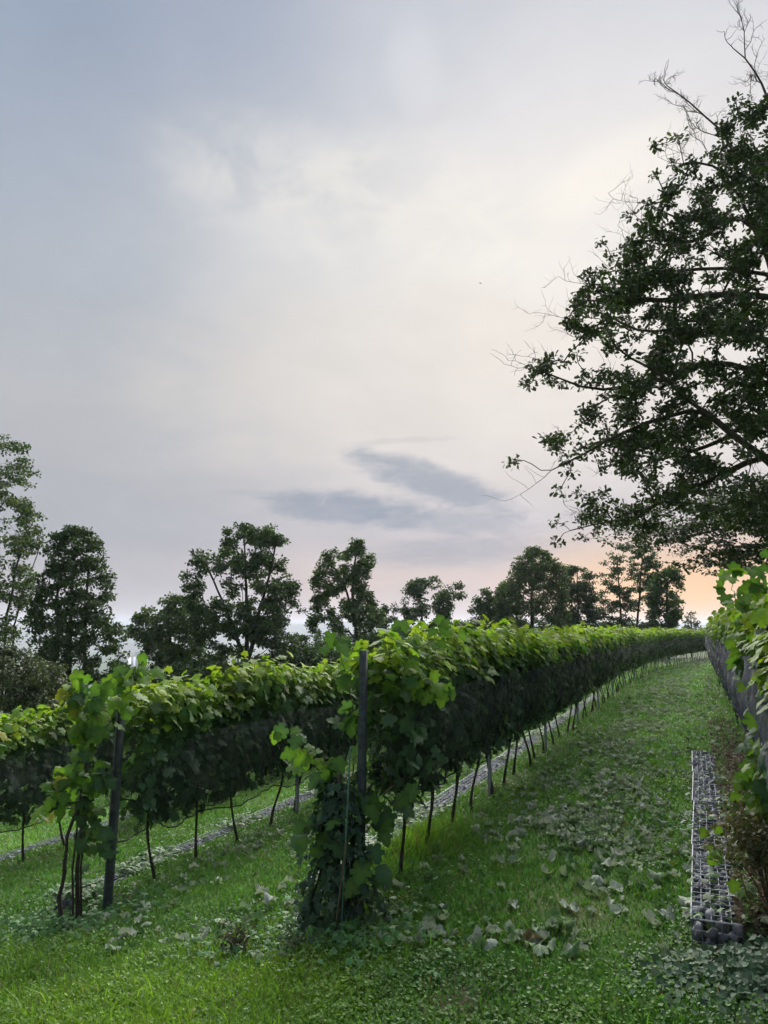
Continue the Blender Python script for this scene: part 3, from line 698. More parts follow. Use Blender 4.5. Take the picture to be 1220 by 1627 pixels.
# ------------------------------------------------------------------ trees
def in_poly(x, y, poly):
    r = np.zeros(len(x), bool); n = len(poly)
    for i in range(n):
        x1, y1 = poly[i]; x2, y2 = poly[(i + 1) % n]
        c = ((y1 > y) != (y2 > y)) & (x < (x2 - x1) * (y - y1) / (y2 - y1 + 1e-9) + x1); r ^= c
    return r
def crown_points(poly, D, n, thick, seed, gap=.0, gscale=.05, clampw=None):
    """points through a crown: outline gives height and width, depth follows the width"""
    q = np.random.default_rng(seed); poly = np.array(poly, float); lo, hi = poly.min(0), poly.max(0); out = []
    tries = 0
    while len(out) < n and tries < 60:
        tries += 1
        x = q.uniform(lo[0], hi[0], 800); y = q.uniform(lo[1], hi[1], 800); ok = in_poly(x, y, poly)
        if gap: ok &= fbm(x * gscale, y * gscale, seed + 9, 3) > gap
        x, y = x[ok], y[ok]
        for a, b in zip(x, y):
            row = np.linspace(lo[0], hi[0], 40); ins = row[in_poly(row, np.full(40, b), poly)]
            if len(ins) < 1: continue
            w = max((ins.max() - ins.min()) / 2, 4); cxx = (ins.max() + ins.min()) / 2
            if clampw: w = min(w, clampw)
            dd = math.sqrt(max(0.04, 1 - min(1, ((a - cxx) / (w + 1))) ** 2)) * w * D / 1200 * thick
            out.append(P(a, b, D + q.uniform(-1, 1) * dd))
            if len(out) >= n: break
    return np.array(out)
class Skel:
    def __init__(s): s.p = []; s.par = []; s.chains = []
    def chain(s, pts, par=-1, kind='limb'):
        ids = []
        for p in pts: s.p.append(np.asarray(p, float)); s.par.append(par); par = len(s.p) - 1; ids.append(par)
        s.chains.append((ids, kind)); return ids
    def grow(s, targets, step, q, droop=0., upw=.7, minpar=0):
        tips = []
        A = np.array(s.p); d0 = np.array([np.min(np.linalg.norm(A - t, axis=1)) for t in targets])
        for t in targets[np.argsort(d0)]:
            A = np.array(s.p); v = t - A; d = np.linalg.norm(v, axis=1); cost = d + upw * np.clip(A[:, 2] - t[2] + .35 * d, 0, None); cost[:minpar] += 5
            j = int(np.argmin(cost)); n = max(2, int(d[j] / step) + 1); f = np.linspace(0, 1, n + 1)[1:]
            c = A[j] + v[j] * f[:, None]; c += q.normal(0, .10 * step, c.shape) * (f < 1)[:, None]
            c[:, 2] += (np.sin(f * math.pi) * d[j] * (.10 - droop))
            ids = s.chain(c, j, 'twig'); tips.append(ids[-1])
        return tips
    def radii(s, rt, ex, rmax):
        n = len(s.p); w = np.zeros(n); kids = np.zeros(n)
        for i in range(n):
            if s.par[i] >= 0: kids[s.par[i]] += 1
        w[kids == 0] = 1
        for i in range(n - 1, -1, -1):
            if s.par[i] >= 0: w[s.par[i]] += w[i]
        return np.minimum(rt * w ** ex, rmax)
def leaves_on(tpl, centres, per, rad, size, cols, mat, name, flat=.6, seed=0, up=.7):
    q = np.random.default_rng(seed); n = len(centres) * per; c = np.repeat(centres, per, 0)
    off = q.normal(0, 1, (n, 3)); off /= np.linalg.norm(off, axis=1, keepdims=True); off *= (q.random((n, 1)) ** .5) * rad; off[:, 2] *= flat
    k = np.repeat(q.uniform(.75, 1.25, len(centres)), per)[:, None]
    pick = q.integers(0, len(cols), len(centres)); cc = np.repeat(np.array(cols)[pick], per, 0) * k * (1 + q.uniform(-.2, .2, (n, 1)))
    nr = rdir(n) + np.array([0, 0, up]) + off / rad * .3; tip = rdir(n) + off / rad * .6 - [0, 0, .25]
    mb = scatter(tpl, c + off, nr, tip, q.uniform(.75, 1.2, n) * size, cc)
    return mb.mesh(name, mat)
def tree(name, label, poly, D, trunks, n, per, rad, size, cols, thick=.8, gap=0., gscale=.05, seed=0, flat=.6, rt=.012, step=.5, rmax=.4, base_px=None, group='trees beyond the vineyard', droop=0., cat='tree', clampw=None, tpl=OVAL):
    q = np.random.default_rng(seed); sk = Skel()
    b = P(trunks[0][0][0], trunks[0][0][1], D); gx = np.array([b[0], b[1], float(gz(b[0], b[1])) - .2])
    root = empty(name, gx); tag(root, label, cat, group)
    ntr = []
    for tr in trunks:
        pts = [P(x, y, D + q.normal(0, .15)) for x, y in tr]; p0 = pts[0].copy(); p0[2] = gx[2]; p0[:2] = gx[:2] + (p0[:2] - gx[:2]) * .6
        pts = [p0] + pts; dense = []
        for a, c in zip(pts[:-1], pts[1:]):
            m = max(2, int(np.linalg.norm(c - a) / step)); dense += [a + (c - a) * t for t in np.linspace(0, 1, m, endpoint=False)]
        dense.append(pts[-1]); dense = np.array(dense); dense[1:-1] += q.normal(0, .04 * step, dense[1:-1].shape); ntr.append(sk.chain(dense, -1, 'trunk'))
    n = int(n * 1.3); rad *= .70; gap = gap + .075 if gap else 0; gscale *= 1.25
    tg = crown_points(poly, D, n, thick, seed + 1, gap, gscale, clampw)
    tips = sk.grow(tg, step, q, droop, minpar=0)
    r = sk.radii(rt, .46, rmax); A = np.array(sk.p) - gx
    bb = MB()
    for ids, kind in sk.chains:
        if kind == 'trunk':
            tb = MB(); rr = np.maximum(r[ids], np.linspace(rmax * .55, rt * 2, len(ids))); tb.tube(A[ids], rr, 8)
            link('trunk', tb.mesh('trunk', M['bark'], True, False), root)
        else:
            full = [sk.par[ids[0]]] + ids; rr = r[full].copy(); rr[0] = rr[1]; bb.tube(A[full], rr, 4)
    o = link('branches', bb.mesh('branches', M['bark'], True, False), root); o['kind'] = 'stuff'
    o = link('crown', leaves_on(tpl, tg - gx, int(per * .62), rad, size, cols, M['tree'], 'crown', flat, seed + 2), root); o['kind'] = 'stuff'
    return root
G1, G2, G3, G4 = (.060, .105, .040), (.082, .135, .044), (.050, .088, .042), (.098, .128, .064)
def build_trees():
    tree('tall_tree', 'tall feathery tree with thin bare lower stems at the slope edge', [(-110, 800), (-60, 690), (0, 690), (29, 696), (45, 713), (49, 737), (72, 750), (74, 774), (49, 782), (45, 799), (57, 819), (82, 828), (74, 846), (60, 880), (70, 930), (55, 990), (20, 1020), (-20, 1020), (-110, 1020)],
         36, [[(-28, 1080), (-25, 980), (-20, 850), (-12, 740), (0, 705)], [(5, 1080), (8, 1000), (22, 920), (40, 850), (52, 830)], [(15, 1080), (22, 1000), (40, 930), (60, 880), (66, 840)]], 300, 60, .50, .15, [G1, G4, G3], thick=.8, gap=.40, gscale=.045, seed=11, flat=.45, rt=.008, rmax=.10)
    tree('columnar_tree', 'dense dark dome-topped tree with several straight trunks', [(61, 889), (82, 852), (119, 836), (143, 844), (160, 868), (168, 901), (176, 918), (172, 942), (182, 963), (166, 975), (180, 991), (200, 1000), (205, 1028), (192, 1061), (102, 1110), (40, 1080), (55, 1008), (45, 983), (61, 942)],
         34, [[(110, 1100), (112, 1000), (116, 900), (120, 850)], [(90, 1100), (92, 1000), (92, 900)], [(132, 1100), (136, 1000), (140, 900)]], 420, 60, .42, .15, [G3, G1, G1], gap=.33, gscale=.06, seed=12, rt=.012, rmax=.22)
    tree('round_tree', 'smaller round green tree standing behind the city gap', [(205, 1000), (218, 980), (234, 963), (266, 946), (295, 950), (318, 975), (326, 1075), (246, 1079), (232, 1036), (213, 1012)],
         48, [[(275, 1070), (270, 1020), (265, 970)]], 300, 60, .55, .2, [G2, G2, G1], gap=.3, gscale=.07, seed=13, rmax=.25)
    tree('broad_tree', 'broad tall tree with three ragged peaks between the city gap and slender tree', [(291, 914), (303, 877), (328, 873), (352, 888), (361, 823), (385, 819), (402, 836), (443, 840), (455, 864), (449, 905), (471, 930), (467, 959), (488, 975), (494, 1050), (451, 1070), (320, 1079), (303, 967)],
         40, [[(392, 1080), (392, 980), (390, 900), (386, 835)], [(392, 1060), (410, 980), (432, 900), (440, 850)], [(390, 1050), (360, 970), (325, 890)]], 620, 62, .48, .17, [G2, G1, G1, G3], thick=.75, gap=.34, gscale=.055, seed=14, rmax=.3)
    tree('slender_tree', 'slender open-crowned tree with a spiky top and visible dark trunk', [(561, 853), (575, 854), (577, 876), (593, 882), (594, 898), (580, 926), (590, 945), (600, 957), (612, 990), (585, 1004), (560, 1000), (520, 1010), (487, 1012), (493, 970), (499, 941), (496, 917), (515, 879), (546, 868), (561, 870)],
         46, [[(566, 1060), (566, 1000), (560, 940), (568, 858)], [(565, 990), (548, 930), (525, 895)]], 380, 60, .40, .16, [G1, G2, G2], thick=.8, gap=.33, gscale=.07, seed=15, rmax=.22)
    tree('low_tree', 'low sparse tree tucked beside the slender tree', [(590, 970), (600, 955), (630, 962), (634, 978), (622, 1010), (560, 1025), (500, 1035), (500, 1012), (560, 1008)], 52, [[(610, 1040), (612, 990), (615, 965)]], 120, 50, .5, .17, [G1, G3], gap=.40, gscale=.08, seed=16, rmax=.12)
    tree('twin_tree', 'small dark tree with a drooping side branch beyond the middle of the row', [(630, 1010), (640, 960), (646, 938), (655, 923), (689, 918), (708, 930), (730, 927), (736, 948), (712, 951), (722, 970), (742, 992), (735, 1010)], 55, [[(672, 1040), (670, 980), (664, 930)], [(690, 1040), (695, 980), (706, 940), (722, 935)]], 230, 55, .5, .19, [G3, G1, G3], gap=.38, gscale=.07, seed=17, rmax=.2)
    tree('small_tree', 'small dark tree leaning on the big dense tree', [(744, 1005), (748, 976), (758, 945), (770, 935), (786, 945), (803, 932), (815, 1005)], 58, [[(778, 1030), (776, 980), (772, 945)]], 170, 55, .55, .2, [G3, G1], gap=.34, gscale=.08, seed=18, rmax=.2)
    tree('dense_tree', 'big dense green tree with a peaked crown behind the vine row', [(785, 1005), (791, 935), (809, 918), (823, 889), (841, 871), (863, 874), (881, 889), (897, 900), (905, 1005)], 56, [[(845, 1030), (845, 960), (845, 885)]], 430, 58, .55, .2, [G2, G2, G4], gap=.26, gscale=.07, seed=19, rmax=.3)
    tree('dark_tree', 'darker tree touching the big dense tree', [(890, 1005), (895, 910), (917, 898), (939, 907), (947, 932), (944, 1005)], 62, [[(918, 1030), (918, 960), (917, 905)]], 220, 55, .55, .2, [G3, G1], gap=.34, gscale=.08, seed=20, rmax=.22)
    tree('layered_tree', 'airy layered tree with thin visible trunk against the sunset', [(957, 896), (970, 878), (982, 867), (1000, 867), (1012, 889), (1006, 932), (1000, 1005), (946, 1005), (950, 950)], 64, [[(990, 1030), (985, 960), (980, 880)]], 170, 52, .55, .17, [G3, G1], gap=.42, gscale=.09, seed=21, flat=.35, rmax=.16)
    tree('forked_tree', 'airy forked tree with bare lower trunk against the sunset', [(1004, 880), (1015, 870), (1033, 867), (1047, 896), (1047, 932), (1036, 1005), (1002, 1005)], 66, [[(1010, 1030), (1015, 960), (1020, 880)]], 150, 52, .55, .17, [G3, G1], gap=.42, gscale=.09, seed=22, flat=.35, rmax=.18)
    tree('leafy_tree', 'compact dark tree standing alone before the orange glow', [(1040, 918), (1065, 900), (1083, 914), (1081, 972), (1066, 1005), (1033, 1005), (1029, 939)], 60, [[(1062, 1030), (1060, 960), (1060, 910)]], 190, 55, .55, .2, [G3, G1, G2], gap=.34, gscale=.08, seed=23, rmax=.16)
    tree('sapling', 'thin sapling in the orange glow at the end of the path', [(1084, 1005), (1088, 979), (1098, 966), (1108, 983), (1116, 1005)], 62, [[(1098, 1030), (1098, 990), (1098, 970)]], 26, 30, .35, .15, [G3, G1], gap=0, seed=24, rmax=.06)
    tree('willow_bush', 'pale grey-green willow bush below the dark columnar tree', [(-60, 1070), (-20, 1035), (20, 1030), (50, 1040), (95, 1060), (104, 1130), (-60, 1130)], 24, [[(10, 1120), (12, 1080), (15, 1045)], [(50, 1120), (60, 1085), (65, 1060)], [(-30, 1120), (-28, 1085), (-25, 1050)]], 220, 70, .32, .10, [(.10, .12, .08), (.085, .105, .06), (.06, .08, .045)], gap=.2, gscale=.08, seed=25, flat=1.0, rmax=.05, cat='bush', group='bushes at the vineyard edge')
    for i, (poly, D, tr, lab) in enumerate((
            ([(180, 1085), (185, 1062), (205, 1068), (230, 1075), (250, 1085)], 30, [[(215, 1100), (215, 1075)]], 'low dark shrub below the view to the town'),
            ([(440, 1060), (450, 1035), (480, 1026), (520, 1030), (550, 1040), (560, 1065)], 38, [[(500, 1075), (500, 1040)]], 'dark undergrowth shrub under the slender tree'),
            ([(540, 1045), (560, 1018), (590, 1010), (620, 1008), (650, 1020), (655, 1045)], 44, [[(600, 1050), (600, 1015)]], 'dark shrub between slender tree and small drooping tree'),
            ([(640, 1030), (660, 1005), (700, 1000), (745, 1000), (770, 1012), (770, 1035)], 50, [[(705, 1040), (705, 1008)]], 'dark shrub at the foot of the drooping tree'),
            ([(930, 1015), (940, 992), (965, 988), (1000, 990), (1040, 992), (1050, 1015)], 66, [[(990, 1025), (990, 995)]], 'dark shrub under the airy sunset trees'),
            ([(260, 1085), (270, 1060), (320, 1052), (370, 1056), (420, 1050), (440, 1080)], 36, [[(345, 1090), (345, 1060)]], 'dark shrub belt under the broad three-peaked tree'))):
        tree('wild_shrub', lab, poly, D, tr, 130, 60, .5, .17, [G3, G1], gap=0, seed=60 + i, rmax=.05, cat='bush', group='bushes at the vineyard edge')
build_trees()

OAKP = [(1215, 95), (1230, 60), (1330, 40), (1420, 200), (1470, 420), (1470, 700), (1400, 860), (1300, 870), (1150, 845), (1080, 800), (1030, 838), (985, 850), (960, 835), (930, 842), (878, 840), (872, 828), (912, 818), (905, 785), (925, 772), (960, 800), (985, 812), (1000, 790), (985, 765), (945, 758), (940, 735), (905, 755), (850, 765), (848, 752), (900, 725), (890, 712), (848, 712), (858, 690), (905, 705), (950, 690), (930, 672), (890, 680), (905, 640), (940, 655), (975, 640), (930, 628), (880, 622), (835, 600), (830, 578), (870, 572), (905, 588), (950, 598), (915, 562), (880, 540), (882, 500), (905, 450), (915, 425), (960, 432), (985, 400), (972, 365), (1000, 350), (968, 325), (1005, 322), (1003, 290), (1020, 255), (1040, 300), (1052, 240), (1090, 255), (1120, 240), (1140, 225), (1150, 180), (1160, 135), (1180, 155), (1200, 130)]
def _sh(x): return x + 28 * min(1., max(0., 1 - (x - 830) / 380))
OAKP = [(_sh(x), y) for x, y in OAKP]
def dead_twig(mb, p, d, L, depth, q, r=.012):
    n = 5; pts = [np.array(p)]; d = np.array(d, float); d /= np.linalg.norm(d)
    for i in range(n):
        d = d + q.normal(0, .22, 3) + [0, 0, .05]; d /= np.linalg.norm(d); pts.append(pts[-1] + d * L / n)
    mb.tube(pts, np.linspace(r, r * .45, n + 1), 4)
    if depth:
        for i in range(1, n + 1):
            if q.random() < .9:
                s = d + q.normal(0, .75, 3) + [0, 0, .25]; dead_twig(mb, pts[i], s, L * q.uniform(.35, .65), depth - 1, q, r * .6)
def build_oak():
    q = np.random.default_rng(77); D0 = 18.0; sk = Skel()
    b = P(1345, 990, D0); b[2] = float(gz(b[0], b[1])) - .2
    root = empty('oak_tree', b); tag(root, 'huge oak with gnarled spreading limbs and bare dead twigs overhanging the right vine row'.replace('right ', ''), 'tree')
    def dens(pts, st=.35, amp=1.):
        o = []
        for a, c in zip(pts[:-1], pts[1:]):
            m = max(1, int(np.linalg.norm(c - a) / st)); o += [a + (c - a) * t for t in np.linspace(0, 1, m, endpoint=False)]
        o.append(pts[-1]); o = np.array(o); k = np.arange(len(o)); wv = np.stack([np.interp(k, np.arange(0, len(o) + 3, 3), q.normal(0, .075, len(np.arange(0, len(o) + 3, 3)))) for _ in range(3)], 1); wv *= np.clip(np.minimum(k, 3) / 3, 0, 1)[:, None] * amp
        o = o + wv; o[1:-1] = (o[:-2] + 2 * o[1:-1] + o[2:]) / 4; return o + q.normal(0, .012, o.shape) * (k > 0)[:, None]
    trunk = dens([b] + [P(x, y, D0) for x, y in ((1345, 900), (1335, 780), (1325, 640), (1315, 480), (1300, 320), (1290, 180), (1285, 80))])
    tid = sk.chain(trunk, -1, 'trunk')
    limbs = [
        ([(1213, 608), (1177, 595), (1148, 585), (1115, 577), (1089, 584), (1063, 598), (1046, 615)], -1.5, 0),
        ([(1240, 735), (1197, 707), (1164, 687), (1128, 667), (1092, 644), (1069, 631), (1043, 611), (1017, 589), (977, 575), (951, 556), (945, 530)], -2.6, 0),
        ([(997, 600), (971, 623), (945, 626), (902, 611), (863, 602), (832, 586)], -2.8, 1),
        ([(1089, 649), (1050, 662), (1017, 674), (977, 690), (948, 707), (915, 723), (886, 743), (852, 754)], -1.6, 1),
        ([(1240, 715), (1210, 726), (1174, 736), (1141, 744), (1115, 764), (1089, 779), (1056, 785), (1036, 798), (1017, 818), (984, 828), (951, 828), (918, 831), (880, 839)], 1.2, 0),
        ([(1240, 470), (1220, 417), (1204, 371), (1181, 351), (1148, 355), (1099, 358), (1043, 345), (1010, 325)], .8, 0),
        ([(1120, 380), (1063, 390), (1027, 378), (984, 387)], 1.4, 1),
        ([(1260, 480), (1220, 466), (1141, 466), (1069, 479), (1013, 482), (977, 479), (925, 476)], -.8, 0),
        ([(1250, 440), (1190, 430), (1120, 420), (1050, 432), (990, 426), (930, 430)], 1.8, 0),
        ([(1250, 400), (1215, 340), (1174, 302), (1148, 282), (1122, 263), (1099, 256), (1072, 259)], -1.2, 0),
        ([(1250, 420), (1210, 370), (1175, 330), (1169, 286), (1164, 243), (1135, 200), (1115, 184), (1082, 164), (1063, 141), (1048, 133)], .4, 2),
        ([(1270, 300), (1240, 210), (1220, 155), (1204, 112), (1181, 92), (1163, 76)], .2, 2),
        ([(1260, 560), (1200, 540), (1130, 530), (1060, 520), (1000, 525), (950, 505), (905, 500)], 2.6, 0),
        ([(1260, 650), (1200, 660), (1140, 700), (1080, 720), (1030, 730), (990, 740), (960, 735)], 2.2, 0),
        ([(1290, 620), (1240, 560), (1200, 520), (1160, 500)], -4., 0), ([(1300, 420), (1260, 350), (1225, 300)], -3.5, 0), ([(1310, 700), (1250, 760), (1200, 790)], -3.5, 0),
        ([(1380, 560), (1440, 500), (1480, 460)], 0, 0), ([(1370, 400), (1420, 340), (1450, 300)], 1., 0), ([(1380, 700), (1450, 660), (1490, 650)], -1, 0), ([(1330, 500), (1300, 440), (1280, 400)], 4., 0), ([(1340, 640), (1290, 640), (1240, 660)], 4., 0)]
    limb_ids = []
    for pts, dd, mode in limbs:
        f = np.linspace(.25, 1, len(pts)); w = [P(_sh(x), y, D0 + dd * t) for (x, y), t in zip(pts, f)]
        A = np.array(sk.p); d = np.linalg.norm(A - w[0], axis=1) + (np.clip(A[:, 2] - w[0][2] + .4, 0, None) if mode != 1 else 0)
        j = int(np.argmin(d)); limb_ids.append((sk.chain(dens([A[j]] + w, .35, .3 if mode == 2 else 1.)[1:], j, 'limb'), mode))
    nb = len(sk.p)
    tg = crown_points(OAKP, D0, 1750, .60, 31, .505, .034, clampw=260)
    # outer sprays along the limbs, so the outline follows them
    extra = []
    for ids, mode in limb_ids:
        if mode == 2: continue
        L = len(ids)
        for i in ids[int(L * .35):]:
            for _ in range(3 if i in ids[-int(L * .3) - 1:] else 2): extra.append(sk.p[i] + q.normal(0, 1, 3) * [.38, .45, .26] + [0, 0, .08])
    tg = np.concatenate([tg, np.array(extra)])
    sk.grow(tg, .3, q, .02, .35, 12)
    r = sk.radii(.010, .49, .42); A = np.array(sk.p) - b
    tb = MB(); rr = np.maximum(r[tid], np.linspace(.42, .05, len(tid))); tb.tube(A[tid], rr, 10); link('trunk', tb.mesh('trunk', M['bark'], True, False), root)
    for ids, mode in limb_ids:
        full = [sk.par[ids[0]]] + ids; rr = np.maximum(r[full] * .95, np.linspace(.06, .012, len(full))); rr[0] = rr[1]; lb = MB(); lb.tube(A[full], rr, 7); link('limb', lb.mesh('limb', M['bark'], True, False), root)
    bb = MB()
    for ids, kind in sk.chains:
        if kind == 'twig':
            full = [sk.par[ids[0]]] + ids; rr = r[full].copy(); rr[0] = rr[1]; bb.tube(A[full], rr, 4)
    o = link('twigs', bb.mesh('twigs', M['bark'], True, False), root); o['kind'] = 'stuff'
    db = MB()
    for ids, mode in limb_ids:
        if mode == 2:
            L = len(ids)
            for i in ids[int(L * .5)::2]: dead_twig(db, A[i], q.normal(0, .35, 3) + [-.1, 0, 1.0], q.uniform(.55, 1.1), 3, q, .015)
            dead_twig(db, A[ids[-1]], A[ids[-1]] - A[ids[-4]] + [0, 0, .2], .5, 1, q, .012)
        else:
            for _ in range(3): dead_twig(db, A[ids[-1 - q.integers(0, min(5, len(ids)))]], (A[ids[-1]] - A[ids[-min(6, len(ids))]]) * 1.2 + q.normal(0, .5, 3), q.uniform(.6, 1.15), 1, q, .007)
    for x, y in ((1070, 258), (1055, 215), (1040, 280), (975, 330), (985, 365), (950, 390), (915, 430), (890, 500), (870, 560), (900, 560), (880, 690), (860, 790), (1150, 220)):
        p = P(x + 30, y + 10, D0 + q.normal(0, 1)) - b; p = A[int(np.argmin(np.linalg.norm(A - p, axis=1)))]; dead_twig(db, p, P(x - 15, y - 8, D0) - b - p + q.normal(0, .2, 3), q.uniform(.7, 1.2), 2, q, .008)
    o = link('dead_twigs', db.mesh('dead_twigs', M['bark'], True, False), root); o['kind'] = 'stuff'
    o = link('crown', leaves_on(OAK, tg - b, 30, .19, .125, [(.038, .060, .024), (.048, .076, .026), (.032, .050, .025)], M['oak'], 'crown', .75, 33), root); o['kind'] = 'stuff'
build_oak()
def build_beech():
    q = np.random.default_rng(90); D0 = 27.; sk = Skel(); b = P(1330, 990, D0); b[2] = float(gz(b[0], b[1])) - .2
    root = empty('beech_tree', b); tag(root, 'beech with flat drooping sprays hanging low behind the oak', 'tree')
    tr = [b + (P(1325, 640, D0) - b) * t for t in np.linspace(0, 1, 22)]; tid = sk.chain(tr, -1, 'trunk'); ids_all = []
    for pts, dd in (([(1250, 780), (1200, 790), (1150, 800), (1100, 800), (1060, 815), (1030, 840)], -1), ([(1250, 820), (1200, 835), (1150, 840), (1100, 850), (1050, 862), (1022, 855)], .5), ([(1250, 860), (1210, 865), (1170, 868), (1130, 885), (1110, 900)], -.5),
                    ([(1250, 800), (1200, 812), (1140, 825), (1090, 835), (1045, 850)], 1.5), ([(1260, 870), (1225, 880), (1190, 880), (1160, 893)], 1.2), ([(1260, 760), (1220, 770), (1180, 785), (1140, 790)], 2.)):
        w = [P(x, y, D0 + dd * t) for (x, y), t in zip(pts, np.linspace(.3, 1, len(pts)))]; A = np.array(sk.p); j = int(np.argmin(np.linalg.norm(A - w[0], axis=1))); w = [A[j]] + w; o = []
        for a, c in zip(w[:-1], w[1:]): o += [a + (c - a) * t for t in np.linspace(0, 1, 4)[1:]]
        ids_all.append(sk.chain(o, j, 'limb'))
    tg = []
    for ids in ids_all:
        for i in ids[3:]:
            for _ in range(8): tg.append(sk.p[i] + q.normal(0, 1, 3) * [.8, .8, .14] + [0, 0, -.05])
    tg = np.array(tg); sk.grow(tg, .35, q, .04, .0, 20); r = sk.radii(.006, .45, .3); A = np.array(sk.p) - b
    tb = MB(); tb.tube(A[tid], np.linspace(.3, .1, len(tid)), 8); link('trunk', tb.mesh('trunk', M['bark'], True, False), root); bb = MB()
    for ids, kind in sk.chains:
        full = [sk.par[ids[0]]] + ids
        if kind == 'limb': lb = MB(); lb.tube(A[full], np.maximum(r[full], .015), 5); link('limb', lb.mesh('limb', M['bark'], True, False), root)
        elif kind == 'twig': rr = r[full].copy(); rr[0] = rr[1]; bb.tube(A[full], rr, 3)
    o = link('twigs', bb.mesh('twigs', M['bark'], True, False), root); o['kind'] = 'stuff'
    o = link('crown', leaves_on(OVAL, tg - b, 17, .30, .145, [(.045, .072, .025), (.036, .058, .026)], M['oak'], 'crown', .32, 91, 1.2), root); o['kind'] = 'stuff'
build_beech()

# ------------------------------------------------------------------ town in the valley
def build_town():
    q = np.random.default_rng(3)
    labs = ['tall white apartment slab seen through the gap between trees', 'blue-grey apartment slab beside the tall white one', 'cream apartment block behind the vine tops in tree gap', 'low white hall in front of the apartment slabs', 'pale narrow tower block at edge of tree gap', 'small pale house block below the apartment slabs', 'wide pale block far behind the apartment slabs']
    for i, (px, py, D, w, d, h, c) in enumerate(((201, 1044, 1150, 7, 12, 22, 0), (208, 1043, 1180, 8, 14, 24, 1), (217, 1042, 1230, 11, 12, 25, 2), (190, 1062, 900, 9, 12, 8, 0), (194, 1042, 1300, 6, 10, 24, 0), (188, 1070, 760, 7, 9, 7, 0), (226, 1036, 1700, 26, 12, 14, 0))):
        top = P(px, py, D); gx = float(gz(top[0], top[1])); root = empty('apartment_block', (top[0], top[1], gx), YAW + R(q.uniform(-25, 45))); tag(root, labs[i], 'building', 'buildings of the town in the valley')
        H = top[2] - gx; b = MB(); b.box(-w / 2, w / 2, -d / 2, d / 2, 0, H); wm = plain('block_wall', [(.68, .69, .70), (.34, .38, .45), (.66, .66, .56)][c], .8, nscale=.2, namp=.15)
        link('wall', b.mesh('wall', wm, False, False), root)
        b = MB(); b.box(-w / 2 - .3, w / 2 + .3, -d / 2 - .3, d / 2 + .3, H, H + .8); link('roof', b.mesh('roof', M['roof'], False, False), root)
        nf = max(2, int(min(H, h * 1.3) / 3))
        for f in range(nf):
            z = H - 2.2 - f * 3
            for j in range(int(w // 2.6)):
                x = -w / 2 + 1.3 + j * 2.6; b = MB(); b.box(x - .7, x + .7, -d / 2 - .06, -d / 2 + .1, z, z + 1.4); link('window', b.mesh('window', M['glass'], False, False), root)
build_town()

# ------------------------------------------------------------------ bird
def build_bird():
    p = P(763, 450, 55); b = MB(); L = np.linspace(-.11, .11, 7); rr = [.004, .012, .022, .026, .022, .016, .004]
    th = np.arange(8) / 8 * 6.283; V = [(x, r * math.cos(a), r * math.sin(a)) for x, r in zip(L, rr) for a in th]
    Q = [(i * 8 + j, i * 8 + (j + 1) % 8, (i + 1) * 8 + (j + 1) % 8, (i + 1) * 8 + j) for i in range(6) for j in range(8)]; b.add(V, Q)
    for sgn in (-1, 1):
        b.add([(.05, sgn * .01, .012), (-.04, sgn * .01, .012), (.035, sgn * .09, .045), (-.05, sgn * .09, .04), (-.06, sgn * .19, .02)], [(0, 1, 3, 2)], [(2, 3, 4)])
    b.add([(-.09, 0, 0), (-.15, .03, 0), (-.15, -.03, 0)], None, [(0, 1, 2)])
    o = link('bird', b.mesh('bird', M['rope'], False, False), None, p); o.rotation_euler = (R(20), 0, R(40)); tag(o, 'tiny dark bird gliding high in the pale sky', 'bird')
build_bird()

